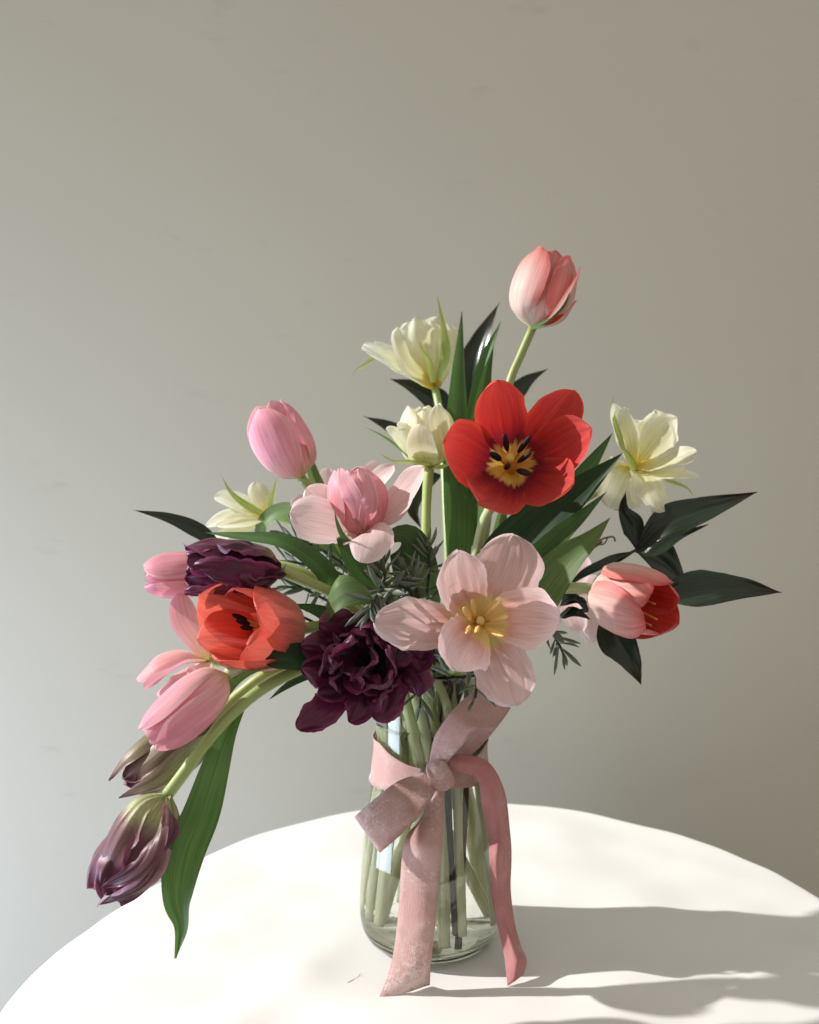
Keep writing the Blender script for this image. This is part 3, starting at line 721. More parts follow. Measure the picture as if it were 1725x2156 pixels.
# cream double, top
B = P(916, 815, .80); t = tulip('highest of the cream double tulips, with spiky green sepals around it', B)
petals(t, B, [
    ([(860, 790, .795), (810, 758, .79), (764, 728, .79)], 88, V3(.3, -.6, 1), dict(cup=.5)),
    ([(880, 770, .785), (850, 715, .78), (838, 690, .782)], 74, V3(.5, -1, .4), dict(cup=-.6)),
    ([(900, 760, .785), (882, 700, .775), (876, 668, .778)], 78, V3(0, -1, .2), dict(cup=-.7)),
    ([(916, 760, .785), (912, 700, .78), (908, 675, .782)], 64, V3(0, -1, 0), dict(cup=-.7)),
    ([(930, 765, .79), (940, 720, .785), (936, 680, .786)], 62, V3(-.4, -1, 0), dict(cup=-.6)),
    ([(895, 760, .81), (870, 705, .815), (858, 680, .82)], 80, V3(0, -1, .2), dict(cup=.5)),
    ([(920, 760, .81), (915, 700, .82), (920, 668, .82)], 80, V3(0, -1, .2), dict(cup=.5)),
    ([(850, 785, .81), (815, 745, .815), (790, 720, .82)], 70, V3(.3, -.6, 1), dict(cup=.5))],
    MCREAM, ruf=.16, rf=4, rib=.03, edge=.12)
for q, w in (([(926, 800, .785), (938, 745, .775), (934, 690, .775), (920, 618, .78)], 22), ([(936, 745, .79), (952, 715, .79), (966, 700, .79), (972, 672, .79)], 14),
             ([(790, 752, .79), (768, 768, .785), (750, 780, .785), (742, 794, .785)], 9), ([(912, 805, .775), (905, 765, .77), (888, 735, .765), (882, 715, .765)], 16),
             ([(848, 720, .80), (838, 695, .80), (833, 676, .80)], 10)):
    sepal(t, q, w)
stem(t, [B]+PL([(922, 845, .795), (930, 900, .78), (940, 1080, .74), (945, 1270, .71)]), .0036)

# cream double, middle
B = P(905, 984, .72); t = tulip('cream double tulip with curled green sepals, beside the red tulip', B)
bud(t, B, P(893, 850, .715), px(58, .72), MCREAM, rot=.3, open=.10, ruf=.12, edge=.10, rib=.03)
petals(t, B, [
    ([(860, 950, .70), (832, 915, .695), (814, 900, .695)], 52, V3(.6, -.7, .6), dict(cup=.6)),
    ([(890, 950, .682), (884, 915, .675), (886, 893, .675)], 66, V3(0, .6, 1), dict(cup=-.3)),
    ([(945, 940, .72), (965, 905, .72), (978, 884, .72)], 50, V3(-.6, -.8, .4), dict(cup=.6)),
    ([(870, 940, .69), (848, 900, .69), (840, 905, .685)], 40, V3(.4, -1, .4), dict(cup=.5))], MCREAM, ruf=.10, rf=3, edge=.08)
for q, w in (([(905, 980, .70), (870, 975, .69), (830, 972, .685), (798, 954, .685)], 24), ([(912, 985, .70), (935, 985, .69), (950, 965, .685), (935, 960, .68)], 34),
             ([(885, 990, .705), (848, 950, .70), (805, 918, .70), (766, 898, .70)], 16)):
    sepal(t, q, w, (0, -.6, 1), MSEP if w > 20 else MLEAFL)
stem(t, [B]+PL([(900, 1030, .72), (898, 1120, .715), (905, 1280, .71)]), .0042, mat=MSTEM)

# cream open, right
B = P(1335, 985, .735); t = tulip('loose open cream tulip with yellow heart above the dark glossy leaves', B)
petals(t, B, [
    ([(1315, 930, .725), (1300, 880, .72), (1294, 848, .72)], 58, V3(.6, -1, 0), dict(cup=.5)),
    ([(1335, 925, .725), (1318, 880, .72), (1318, 856, .72)], 44, V3(.3, -1, 0), dict(cup=-.5)),
    ([(1355, 930, .745), (1372, 890, .745), (1378, 866, .735)], 100, V3(0, -1, -.1), dict(cup=.4)),
    ([(1375, 940, .74), (1405, 900, .735), (1425, 880, .725)], 76, V3(-.3, -1, .1), dict(cup=.6)),
    ([(1385, 980, .72), (1430, 965, .705), (1468, 950, .70)], 84, V3(-.3, -.7, 1), dict(cup=.5)),
    ([(1390, 1000, .715), (1440, 1000, .70), (1474, 1000, .70)], 66, V3(-.2, -.5, 1), dict(cup=.4)),
    ([(1315, 1010, .715), (1298, 1045, .702), (1284, 1070, .70)], 112, V3(.2, -1, .5), dict(cup=-.3)),
    ([(1350, 1015, .70), (1345, 1042, .695), (1338, 1062, .695)], 54, V3(.2, -1, .3), dict(cup=.3)),
    ([(1365, 1015, .70), (1385, 1050, .69), (1400, 1078, .69)], 66, V3(0, -1, .2), dict(cup=-.3)),
    ([(1375, 1040, .705), (1390, 1080, .70), (1398, 1124, .70)], 36, V3(0, -1, .2), dict(cup=.3)),
    ([(1305, 985, .73), (1280, 978, .72), (1262, 972, .72)], 40, V3(0, -1, .3), dict(cup=.3))],
    MCREAM, ruf=.12, rf=4, edge=.10, rib=.02)
for q, w in (([(1315, 950, .72), (1298, 900, .715), (1290, 860, .72), (1292, 833, .72)], 14), ([(1400, 1010, .73), (1430, 1020, .725), (1450, 1030, .72), (1462, 1048, .72)], 9),
             ([(1372, 1040, .705), (1378, 1080, .70), (1376, 1110, .70), (1380, 1140, .70)], 10), ([(1335, 990, .715), (1322, 960, .712), (1300, 930, .712)], 18)):
    sepal(t, q, w)
stem(t, [B]+PL([(1290, 1015, .745), (1200, 1075, .745), (1110, 1170, .735), (1040, 1290, .715)]), .0036)

# cream, left behind
B = P(566, 1085, .755); t = tulip('pale cream tulip low behind the arching leaf, under the pink bud', B)
petals(t, B, [
    ([(520, 1085, .745), (470, 1095, .742), (432, 1108, .742)], 60, V3(0, -.6, 1), dict(cup=.5)),
    ([(525, 1070, .755), (480, 1050, .755), (452, 1045, .755)], 56, V3(.2, -.8, .8), dict(cup=.4)),
    ([(555, 1055, .755), (542, 1032, .755), (538, 1014, .755)], 48, V3(.4, -1, 0), dict(cup=.4)),
    ([(510, 1110, .742), (470, 1122, .738), (445, 1132, .738)], 50, V3(0, -.6, 1), dict(cup=-.3)),
    ([(530, 1095, .735), (490, 1100, .732), (455, 1105, .732)], 40, V3(0, -1, .8), dict(cup=.4))],
    MCREAM, ruf=.10, rf=3, edge=.06)
for q, w in (([(560, 1085, .742), (520, 1065, .738), (485, 1035, .738), (466, 1000, .738)], 17), ([(564, 1088, .742), (572, 1050, .738), (584, 1005, .738)], 17)):
    sepal(t, q, w)
stem(t, [B]+PL([(610, 1100, .755), (700, 1160, .732), (810, 1270, .73)]), .0034)
leaf(t, [(545, 1140, .74), (560, 1095, .735), (600, 1078, .73), (650, 1105, .72), (760, 1230, .70)], 46, (-.3, -1, .6), MLEAFL, fold=.1, prof='tleaf')

# pale pink double, centre
B = P(762, 1128, .60); t = tulip('pale pink double tulip with a tight rosy centre and spreading outer petals', B)
bud(t, B, P(740, 985, .60), px(60, .60), MROSE, rot=.2, open=.08, ruf=.10, edge=.06, rib=.02)
petals(t, B, [
    ([(742, 1060, .565), (722, 1015, .565), (714, 985, .568)], 56, V3(.5, .8, .2), dict(cup=.4, mat=MROSE)),
    ([(778, 1070, .562), (772, 1020, .562), (756, 984, .566)], 44, V3(-.2, .9, .3), dict(cup=.8, mat=MROSE)),
    ([(815, 1085, .60), (858, 1035, .592), (894, 982, .585)], 84, V3(-.5, -.8, .6), dict(cup=.45)),
    ([(825, 1090, .62), (850, 1040, .63), (872, 1000, .635)], 70, V3(-.5, -.8, .6), dict(cup=.4)),
    ([(712, 1100, .585), (660, 1088, .572), (611, 1080, .566)], 112, V3(.35, -1, .35), dict(cup=-.5, prof='petal')),
    ([(710, 1080, .60), (672, 1052, .60), (645, 1028, .60)], 80, V3(.5, -1, .3), dict(cup=.4)),
    ([(778, 1118, .578), (772, 1140, .556), (758, 1184, .555)], 112, V3(-.1, -1, .5), dict(cup=-.5, prof='petal'))],
    MPALEB, ruf=.11, rf=3, edge=.08, rib=.025, crease=.015)
sepal(t, [(745, 1146, .575), (722, 1125, .558), (710, 1098, .552), (704, 1068, .552)], 19, (-.4, -1, 0), MLEAF)
stem(t, [B]+PL([(772, 1160, .61), (800, 1220, .625), (850, 1310, .645)]), .0038)
leaf(t, [(830, 1300, .60), (775, 1230, .588), (735, 1170, .585), (700, 1095, .59)], 60, (.4, -1, .2), MLEAF, fold=.25)

# pink tulip hidden behind it
B = P(745, 1060, .69); t = tulip('pink tulip mostly hidden behind the pale pink double, only petal ends showing', B)
petals(t, B, [([(785, 1020, .685), (812, 995, .68), (830, 980, .68)], 48, V3(-.3, -1, .4), dict(cup=.4)),
              ([(690, 1060, .69), (640, 1055, .69), (612, 1062, .69)], 40, V3(0, -1, .6), dict(cup=.4)),
              ([(770, 1020, .70), (790, 985, .70), (800, 975, .70)], 50, V3(0, -1, .2), dict(cup=.4)),
              ([(700, 1030, .70), (690, 1000, .70), (690, 985, .70)], 50, V3(0, -1, .2), dict(cup=.4))], MPALEB, ruf=.06)
stem(t, [B]+PL([(770, 1110, .69), (830, 1260, .69)]), .0035)

# big pale pink open tulip
B = P(1012, 1312, .572); t = tulip('largest pale pink tulip wide open above the bow, yellow stamens showing', B)
petals(t, B, [
    ([(1040, 1260, .578), (1072, 1190, .575), (1082, 1126, .568)], 152, V3(-.2, -1, -.1), dict(cup=.35, seed=2)),
    ([(985, 1262, .560), (968, 1210, .545), (966, 1160, .530)], 122, V3(.25, -1, -.1), dict(cup=.5, seed=6)),
    ([(1068, 1302, .562), (1130, 1302, .548), (1182, 1308, .532)], 138, V3(-.3, -1, .1), dict(cup=.45, seed=8)),
    ([(1040, 1372, .572), (1068, 1430, .566), (1088, 1486, .556)], 128, V3(-.1, -1, .2), dict(cup=-.3, seed=12)),
    ([(990, 1345, .552), (968, 1378, .535), (958, 1412, .525)], 140, V3(.3, -1, .3), dict(cup=.4, seed=15)),
    ([(930, 1315, .555), (860, 1312, .535), (790, 1310, .528)], 122, V3(.15, -1, .2), dict(cup=-.55, seed=19, tipcurl=-.12))],
    MPALE, prof='petal', ruf=.12, rf=3.2, rib=.045, edge=.10, crease=.04, nt=30, nv=21)
link('pistil', tube('pistil', [B, P(1012, 1306, .548)], .0034, .0028), MANTHY, t)
for (u, v, u2, v2) in [(992, 1305, 980, 1285), (1000, 1295, 996, 1270), (1022, 1298, 1048, 1272), (1030, 1308, 1062, 1300), (1022, 1322, 1052, 1336), (990, 1318, 984, 1330), (1008, 1318, 1004, 1328)]:
    a, b = P(u, v, .553), P(u2, v2, .538)
    f = link('stamen', tube('stamen', [B, a, a.lerp(b, .4)], .0014, .0011, sides=7), MFILA, t)
    ellipsoid('anther', a.lerp(b, .65), b-a, (b-a).length*.62, .0021, MANTHY, f)
stem(t, [B]+PL([(1000, 1330, .60), (975, 1370, .63), (955, 1410, .645)]), .0040)
leaf(t, [(1060, 1360, .64), (1130, 1260, .632), (1195, 1180, .625), (1240, 1140, .62), (1285, 1090, .618)], 104, (-.55, -1, .1), MLEAFL, fold=.22, cup=.2)

# dark purple double, centre
B = P(790, 1405, .600); t = tulip('dark purple ruffled double tulip hanging over the vase rim', B)
petals(t, B, [
    ([(730, 1450, .57), (680, 1495, .548), (628, 1536, .545)], 78, V3(-.1, -1, .5), dict(cup=-.5, tipcurl=.2)),
    ([(770, 1460, .56), (752, 1500, .55), (735, 1520, .55)], 80, V3(.2, -1, .2), dict(cup=-.5)),
    ([(815, 1450, .565), (808, 1490, .555), (795, 1520, .552)], 90, V3(-.2, -1, .2), dict(cup=-.4)),
    ([(845, 1420, .572), (872, 1440, .565), (880, 1465, .565)], 96, V3(-.3, -1, .2), dict(cup=-.5)),
    ([(850, 1395, .575), (885, 1385, .57), (898, 1370, .572)], 84, V3(-.3, -1, 0), dict(cup=-.5)),
    ([(820, 1340, .58), (805, 1300, .578), (795, 1268, .582)], 84, V3(0, -1, -.4), dict(cup=.5)),
    ([(780, 1340, .57), (760, 1310, .566), (745, 1290, .566)], 74, V3(0, -1, -.4), dict(cup=.5)),
    ([(735, 1345, .57), (700, 1320, .562), (672, 1310, .56)], 92, V3(.4, -1, -.3), dict(cup=-.4)),
    ([(710, 1380, .568), (665, 1365, .558), (634, 1360, .556)], 86, V3(.4, -1, 0), dict(cup=-.5)),
    ([(715, 1415, .566), (670, 1412, .556), (636, 1402, .552)], 80, V3(.3, -1, .2), dict(cup=-.5)),
    ([(735, 1430, .566), (700, 1455, .556), (668, 1460, .552)], 70, V3(.3, -1, .4), dict(cup=.5))],
    MPURP, prof='round', ruf=.40, rf=5, edge=.22, rib=.04, nt=30, nv=21)
rnd = random.Random(12)
for i in range(20):
    a = i*2.4+rnd.uniform(-.5, .5); rr = 12+78*math.sqrt((i+.5)/20)*rnd.uniform(.75, 1.1)
    u, v = 762+rr*math.cos(a), 1388+rr*math.sin(a)
    d = .524+.00026*rr+rnd.uniform(-.008, .008)
    k = rnd.uniform(-1, 1)
    ins = V3(-math.cos(a)+.6*k, -rnd.uniform(.1, 1.4), math.sin(a)+.6*rnd.uniform(-1, 1))
    link('petal', blade('petal', [B, P((u+785)/2, (v+1400)/2, .57), P(u+rnd.uniform(-14, 14), v+rnd.uniform(-14, 14), d+.014), P(u+rnd.uniform(-22, 22), v+rnd.uniform(-22, 22), d)], ins, px(rnd.uniform(60, 100), d),
         prof='round', cup=rnd.uniform(-.5, 1.0), ruf=.42, rf=5, edge=.26, rib=.05, nt=26, nv=19, twist=rnd.uniform(-.5, .5)), MPURP, t)
stem(t, [B]+PL([(825, 1395, .625), (870, 1395, .645)]), .0040)

# purple tulip lying left
B = P(590, 1200, .605); t = tulip('dark purple tulip with green base, lying sideways in front of a pink bud', B)
bud(t, B, P(392, 1192, .585), px(57, .60), MPURP, n=3, layers=2, rot=.9, open=.12, ruf=.22, edge=.14, rib=.03, wide=2.2)
petals(t, B, [
    ([(545, 1155, .575), (495, 1142, .568), (458, 1150, .568)], 64, V3(.2, .6, -1), dict(cup=.8)),
    ([(560, 1215, .565), (480, 1210, .552), (405, 1195, .552)], 88, V3(0, .9, .4), dict(cup=.7)),
    ([(550, 1240, .58), (470, 1250, .57), (388, 1250, .57)], 60, V3(0, .4, 1), dict(cup=.6)),
    ([(575, 1225, .565), (535, 1235, .556), (505, 1215, .55)], 50, V3(0, .9, .5), dict(cup=.5)),
    ([(520, 1165, .585), (440, 1160, .58), (392, 1168, .58)], 54, V3(0, -.3, -1), dict(cup=.5))],
    MPURP, prof='round', ruf=.38, rf=6, edge=.24, rib=.03, nt=30, nv=19)
stem(t, [B]+PL([(640, 1222, .61), (700, 1250, .615), (790, 1320, .63), (850, 1370, .645)]), .0042)

# pink bud behind purple
B = P(445, 1208, .635); t = tulip('pink bud half covered by the sideways purple tulip', B)
bud(t, B, P(301, 1214, .625), px(48, .63), MPINK, rot=.4, open=.06, ruf=.04)
stem(t, [B]+PL([(520, 1200, .64), (600, 1192, .64), (690, 1235, .64), (800, 1320, .65)]), .0036)
leaf(t, [(790, 1330, .64), (715, 1250, .625), (675, 1195, .615), (600, 1145, .615), (510, 1132, .62), (432, 1122, .63)], 46,
     [(-.4, -1, .3), (-.4, -1, .3), (-.2, -1, .8), (0, -1, 1), (0, -.8, 1), (0, -.6, 1)], MLEAF, fold=.2, prof='tleaf')

# coral cup, left
B = P(604, 1336, .60); t = tulip('open coral cup tulip just below the sideways purple tulip', B)
bud(t, B, P(474, 1312, .542), px(83, .58), MCORAL, rot=.35, open=.33, ruf=.05, edge=.05, rib=.02, wide=2.0, prof='round', sq=.85)
for (u, v, d) in ((512, 1310, .572), (520, 1322, .566), (505, 1300, .580)):
    a = P(u, v, d); f = link('stamen', tube('stamen', [B, B.lerp(a, .6), a], .0012, .0009, sides=7), MFILA, t)
    ellipsoid('anther', a, a-B, .0062, .0021, MANTH, f)
stem(t, [B]+PL([(650, 1322, .60), (720, 1320, .61), (800, 1360, .63)]), .0042, mat=MSTEM)
leaf(t, [(800, 1360, .62), (735, 1320, .605), (665, 1286, .60), (612, 1272, .60)], 52, (0, -1, .6), MLEAF, fold=.2)

# pink star behind
B = P(440, 1392, .63); t = tulip('faded pink tulip with one petal upright, behind the coral cup', B)
petals(t, B, [
    ([(415, 1345, .625), (388, 1300, .62), (378, 1248, .62)], 62, V3(.3, -1, -.1), dict(cup=.4)),
    ([(385, 1375, .62), (330, 1395, .61), (287, 1432, .608)], 66, V3(0, -.5, 1), dict(cup=-.6)),
    ([(385, 1400, .615), (345, 1425, .605), (303, 1452, .602)], 62, V3(.1, .4, 1), dict(cup=.6)),
    ([(400, 1415, .62), (365, 1440, .61), (330, 1462, .61)], 50, V3(0, -.6, 1), dict(cup=-.3)),
    ([(425, 1410, .61), (405, 1418, .60), (392, 1425, .60)], 40, V3(0, -1, .4), dict(cup=.3))],
    MPINK, ruf=.05, prof='petal', rib=.015)
stem(t, [B]+PL([(500, 1395, .635), (620, 1370, .63), (780, 1370, .64)]), .0035)

# pink drooping bud
B = P(478, 1420, .545); t = tulip('smooth pink bud drooping over two unopened purple green buds', B)
bud(t, B, P(306, 1566, .52), px(56, .53), MPINK, rot=.75, open=.06, ruf=.04)
stem(t, [B]+PL([(520, 1402, .555), (600, 1380, .572), (700, 1370, .60), (810, 1390, .63)]), .0040, mat=MSTEMP)
leaf(t, [(640, 1395, .585), (560, 1400, .56), (505, 1430, .55), (460, 1490, .545), (418, 1545, .545)], 30, (-.6, -1, .2), MLEAFL, fold=.5, prof='tleaf')
leaf(t, [(720, 1395, .585), (650, 1388, .565), (600, 1388, .556), (558, 1396, .552)], 60, (0, -1, .45), MLEAFD, fold=.35, prof='petal')

# olive buds
B = P(448, 1520, .575); t = tulip('unopened olive green and purple bud tucked under the drooping pink bud', B)
bud(t, B, P(270, 1660, .555), px(54, .565), MGREENP, rot=.2, open=.07, ruf=.2, edge=.16, rib=.07, prof='round')
petals(t, B, [([(330, 1545, .56), (270, 1590, .55), (229, 1644, .548)], 66, V3(.4, .6, -.5), dict(cup=.7, prof='point')),
              ([(400, 1590, .54), (330, 1650, .532), (250, 1680, .54)], 60, V3(0, 1, .6), dict(cup=.6, prof='point'))], MGREENP, ruf=.14, edge=.08, rib=.03)
stem(t, [B]+PL([(500, 1465, .585), (580, 1410, .59), (700, 1385, .61), (820, 1395, .64)]), .0038)

B = P(352, 1674, .53); t = tulip('lowest bud, pale green turning mauve, nodding beside a long drooping leaf', B)
bud(t, B, P(228, 1876, .515), px(60, .52), MOLIVE, rot=.5, open=.05, ruf=.26, edge=.18, rib=.085, wide=2.2, prof='round')
petals(t, B, [([(330, 1760, .49), (290, 1830, .482), (212, 1870, .49)], 52, V3(.5, 1, -.1), dict(cup=.7, prof='point')),
              ([(345, 1790, .492), (300, 1870, .488), (206, 1904, .50)], 46, V3(-.2, 1, .6), dict(cup=.6, prof='point')),
              ([(360, 1720, .50), (356, 1760, .492), (330, 1800, .488)], 40, V3(-.5, 1, 0), dict(cup=.6))], MOLIVE, ruf=.34, rf=5, edge=.22, rib=.06, nt=28, nv=17)
stem(t, [B]+PL([(385, 1630, .532), (430, 1570, .538), (490, 1502, .548), (570, 1440, .565), (680, 1395, .59), (800, 1390, .63)]), .0040, mat=MSTEM)
leaf(t, [(512, 1478, .556), (478, 1545, .548), (452, 1620, .541), (424, 1710, .534), (388, 1800, .528), (376, 1890, .524), (386, 1950, .521), (371, 2018, .518)], 84,
     [(-.2, -1, .5), (.1, -1, .4), (.3, -1, .3), (.3, -1, .2), (.2, -1, .2), (0, -1, .2), (-.4, -1, 0), (-.6, -.8, 0)], MLEAFM, fold=.14, cup=.35, ruf=.08, nt=44, nv=15,
     prof='droop')
leaf(t, [(700, 1398, .60), (640, 1420, .585), (600, 1445, .58), (566, 1474, .58)], 26, (-.2, -1, -.6), MLEAFD, fold=.4)

# coral-white cup, right
B = P(1260, 1243, .635); t = tulip('coral and white cup tulip, red inside, lying among the dark glossy leaves', B)
bud(t, B, P(1402, 1284, .588), px(75, .605), MCORALB, rot=.1, open=.22, ruf=.05, edge=.04, rib=.02, wide=2.0, prof='round', sq=.85)
for (u, v, u2, v2) in [(1350, 1262, 1380, 1272), (1345, 1285, 1385, 1305), (1340, 1300, 1372, 1318)]:
    link('stamen', tube('stamen', [B, P(u, v, .615), P(u2, v2, .605)], .0014, .0008, sides=7), MPIST, t)
stem(t, [B]+PL([(1215, 1238, .636), (1150, 1250, .64), (1060, 1320, .655)]), .0042, mat=MSTEMP)

# pink behind right
B = P(1180, 1250, .77); t = tulip('soft pink tulip half hidden behind the coral and white cup', B)
petals(t, B, [([(1205, 1220, .765), (1222, 1190, .765), (1232, 1168, .765)], 56, V3(-.2, -1, .2), dict(cup=.4)),
              ([(1215, 1270, .76), (1240, 1310, .755), (1246, 1355, .755)], 62, V3(-.3, -1, .3), dict(cup=-.4)),
              ([(1215, 1250, .77), (1250, 1240, .77), (1275, 1245, .77)], 70, V3(-.3, -1, .3), dict(cup=-.4)),
              ([(1200, 1280, .76), (1215, 1310, .755), (1225, 1330, .755)], 50, V3(-.3, -1, .3), dict(cup=.4))], MPALEB, ruf=.05)
stem(t, [B]+PL([(1130, 1280, .76), (1050, 1330, .73)]), .0035)

# folded-over leaves in the middle belong to short tulips cut in the bunch: loose leaves tucked between the stems
LG = 'loose tulip leaves tucked between the stems'
def loose_leaf(label, pts, w, hint, mat, **kw):
    q = PL(pts); d = sum(a[2] for a in pts)/len(pts)
    kk = dict(prof='tleaf', cup=.4, fold=.05, nt=34, nv=13, ruf=.05, rf=2.0, rib=.008); kk.update(kw)
    h = [Vector(a) for a in hint] if isinstance(hint, list) else Vector(hint)
    o = link('tulip_leaf', blade('tulip_leaf', q, h, px(w, d), **kk), mat); tag(o, label, 'leaf', LG)
loose_leaf('rolled green leaf bending over just above the dark purple double', [(840, 1400, .63), (820, 1320, .585), (775, 1245, .558), (728, 1238, .548), (695, 1270, .552), (690, 1305, .56)], 92,
           [(-.3, .6, 1), (.2, .2, 1), (.4, -.4, 1), (-.2, -1, .6), (-1, -.6, .2), (-1, -.4, 0)], MLEAFL, prof='petal', cup=-.6, edge=.1, ruf=.1)
loose_leaf('broad green leaf folded over beside the grey rosemary', [(900, 1380, .65), (885, 1240, .62), (862, 1150, .60), (835, 1125, .592), (808, 1145, .59)], 100,
           [(.1, -1, .1), (.1, -1, .2), (0, -1, .5), (-.4, -.7, 1), (-.8, -.4, .6)], MLEAF, prof='petal', cup=-.4)

# ------------------------------------------------------------------ dark glossy nandina sprigs
NG = 'dark glossy leaf sprigs'
def sprig(label, base, stempts, leaves, to_vase=True):
    t = thing('nandina_sprig', label, 'foliage', P(*base), NG)
    stem(t, PL(stempts), .0010, .0019, MTWIG, to_vase=to_vase)
    for lf in leaves:
        pts, w = lf[0], lf[1]; hint = lf[2] if len(lf) > 2 else (0, -1, .4)
        leaf(t, pts, w, hint, MNAND, prof='nand', fold=lf[3] if len(lf) > 3 else .25, cup=.15, ruf=.09, rf=3.2, rib=.035, edge=.05, crease=.02, nt=34, nv=15)
    return t
sprig('fan of long dark glossy leaves under the loose cream tulip', (1340, 1157, .70),
      [(1340, 1157, .70), (1280, 1190, .70), (1200, 1230, .70), (1080, 1320, .70)],
      [([(1340, 1157, .70), (1400, 1108, .69), (1490, 1072, .68), (1594, 1037, .675)], 78, (-.2, -1, .5)),
       ([(1340, 1157, .70), (1330, 1115, .70), (1310, 1075, .695), (1318, 1035, .69)], 60, (.5, -1, 0)),
       ([(1335, 1162, .69), (1370, 1165, .68), (1430, 1130, .675), (1492, 1104, .675)], 30, (0, -1, .8)),
       ([(1340, 1160, .70), (1380, 1175, .705), (1420, 1205, .71), (1450, 1240, .71)], 84, (0, -1, .5)),
       ([(1340, 1160, .705), (1280, 1185, .70), (1230, 1205, .70), (1195, 1235, .70)], 26, (0, -1, 1))])
sprig('single long dark glossy leaf with red tip behind the coral and white cup', (1400, 1250, .655),
      [(1400, 1252, .655), (1330, 1270, .66), (1240, 1285, .67), (1080, 1330, .68)],
      [([(1375, 1252, .657), (1440, 1246, .645), (1540, 1240, .64), (1646, 1248, .638)], 84, (0, -1, .55), .22)])
sprig('dark leaf hanging point down under the coral and white cup', (1265, 1300, .655),
      [(1275, 1290, .655), (1240, 1282, .66), (1170, 1300, .67), (1060, 1340, .68)],
      [([(1275, 1290, .655), (1290, 1335, .648), (1325, 1385, .645), (1351, 1442, .645)], 76, (-.3, -1, .3)),
       ([(1240, 1285, .655), (1215, 1265, .65), (1190, 1275, .648)], 26, (0, -1, .8)),
       ([(1180, 1300, .66), (1210, 1290, .65), (1245, 1305, .648)], 30, (0, -1, .8)),
       ([(1180, 1275, .66), (1205, 1258, .65), (1235, 1270, .65)], 28, (0, -1, .8))])
sprig('dark leaves showing behind the tall green leaves and the top cream tulip', (960, 900, .86),
      [(990, 860, .86), (970, 960, .85), (955, 1100, .80), (945, 1280, .73)],
      [([(985, 860, .86), (995, 770, .86), (1020, 700, .86), (1052, 636, .86)], 60, (-.3, -1, .1)),
       ([(1040, 880, .86), (1085, 830, .86), (1115, 800, .86), (1155, 776, .86)], 46, (-.2, -1, .3)),
       ([(955, 900, .86), (920, 850, .86), (870, 815, .86), (822, 798, .86)], 60, (.2, -1, .3)),
       ([(940, 990, .84), (880, 940, .84), (820, 900, .84), (765, 876, .84)], 50, (.2, -1, .3)),
       ([(930, 1000, .80), (880, 1020, .79), (868, 1070, .785), (886, 1112, .785)], 52, (.2, -1, .1))])
sprig('single narrow dark leaf sticking out from behind the sideways purple tulip', (460, 1152, .68),
      [(470, 1160, .68), (560, 1200, .68), (680, 1260, .68), (810, 1330, .68)],
      [([(475, 1165, .68), (430, 1125, .675), (360, 1092, .67), (281, 1074, .67)], 34, (0, -1, .3), .1)])
sprig('dark stubby leaf between the coral cup and the dark purple double', (640, 1290, .60),
      [(640, 1300, .605), (680, 1320, .61), (800, 1380, .64)],
      [([(640, 1300, .605), (620, 1330, .60), (616, 1365, .60)], 30, (.2, -1, .2)), ([(640, 1300, .605), (622, 1275, .60), (606, 1262, .60)], 7, (0, -1, .2))])

# brown twig with a forked end
t = thing('brown_twig', 'thin brown twig with a forked dry end behind the lit green leaf', 'twig', P(1250, 1160, .76), None)
stem(t, PL([(1268, 1140, .76), (1235, 1165, .76), (1150, 1240, .75), (1050, 1330, .72)]), .0012, .0030, MBROWN)
link('fork', tube('fork', PL([(1240, 1160, .76), (1262, 1138, .755), (1290, 1130, .755), (1296, 1140, .755)]), .0010, .0008, sides=6), MBROWN, t)
link('fork', tube('fork', PL([(1235, 1165, .76), (1240, 1148, .755), (1270, 1146, .755), (1280, 1132, .755)]), .0009, .0006, sides=6), MBROWN, t)

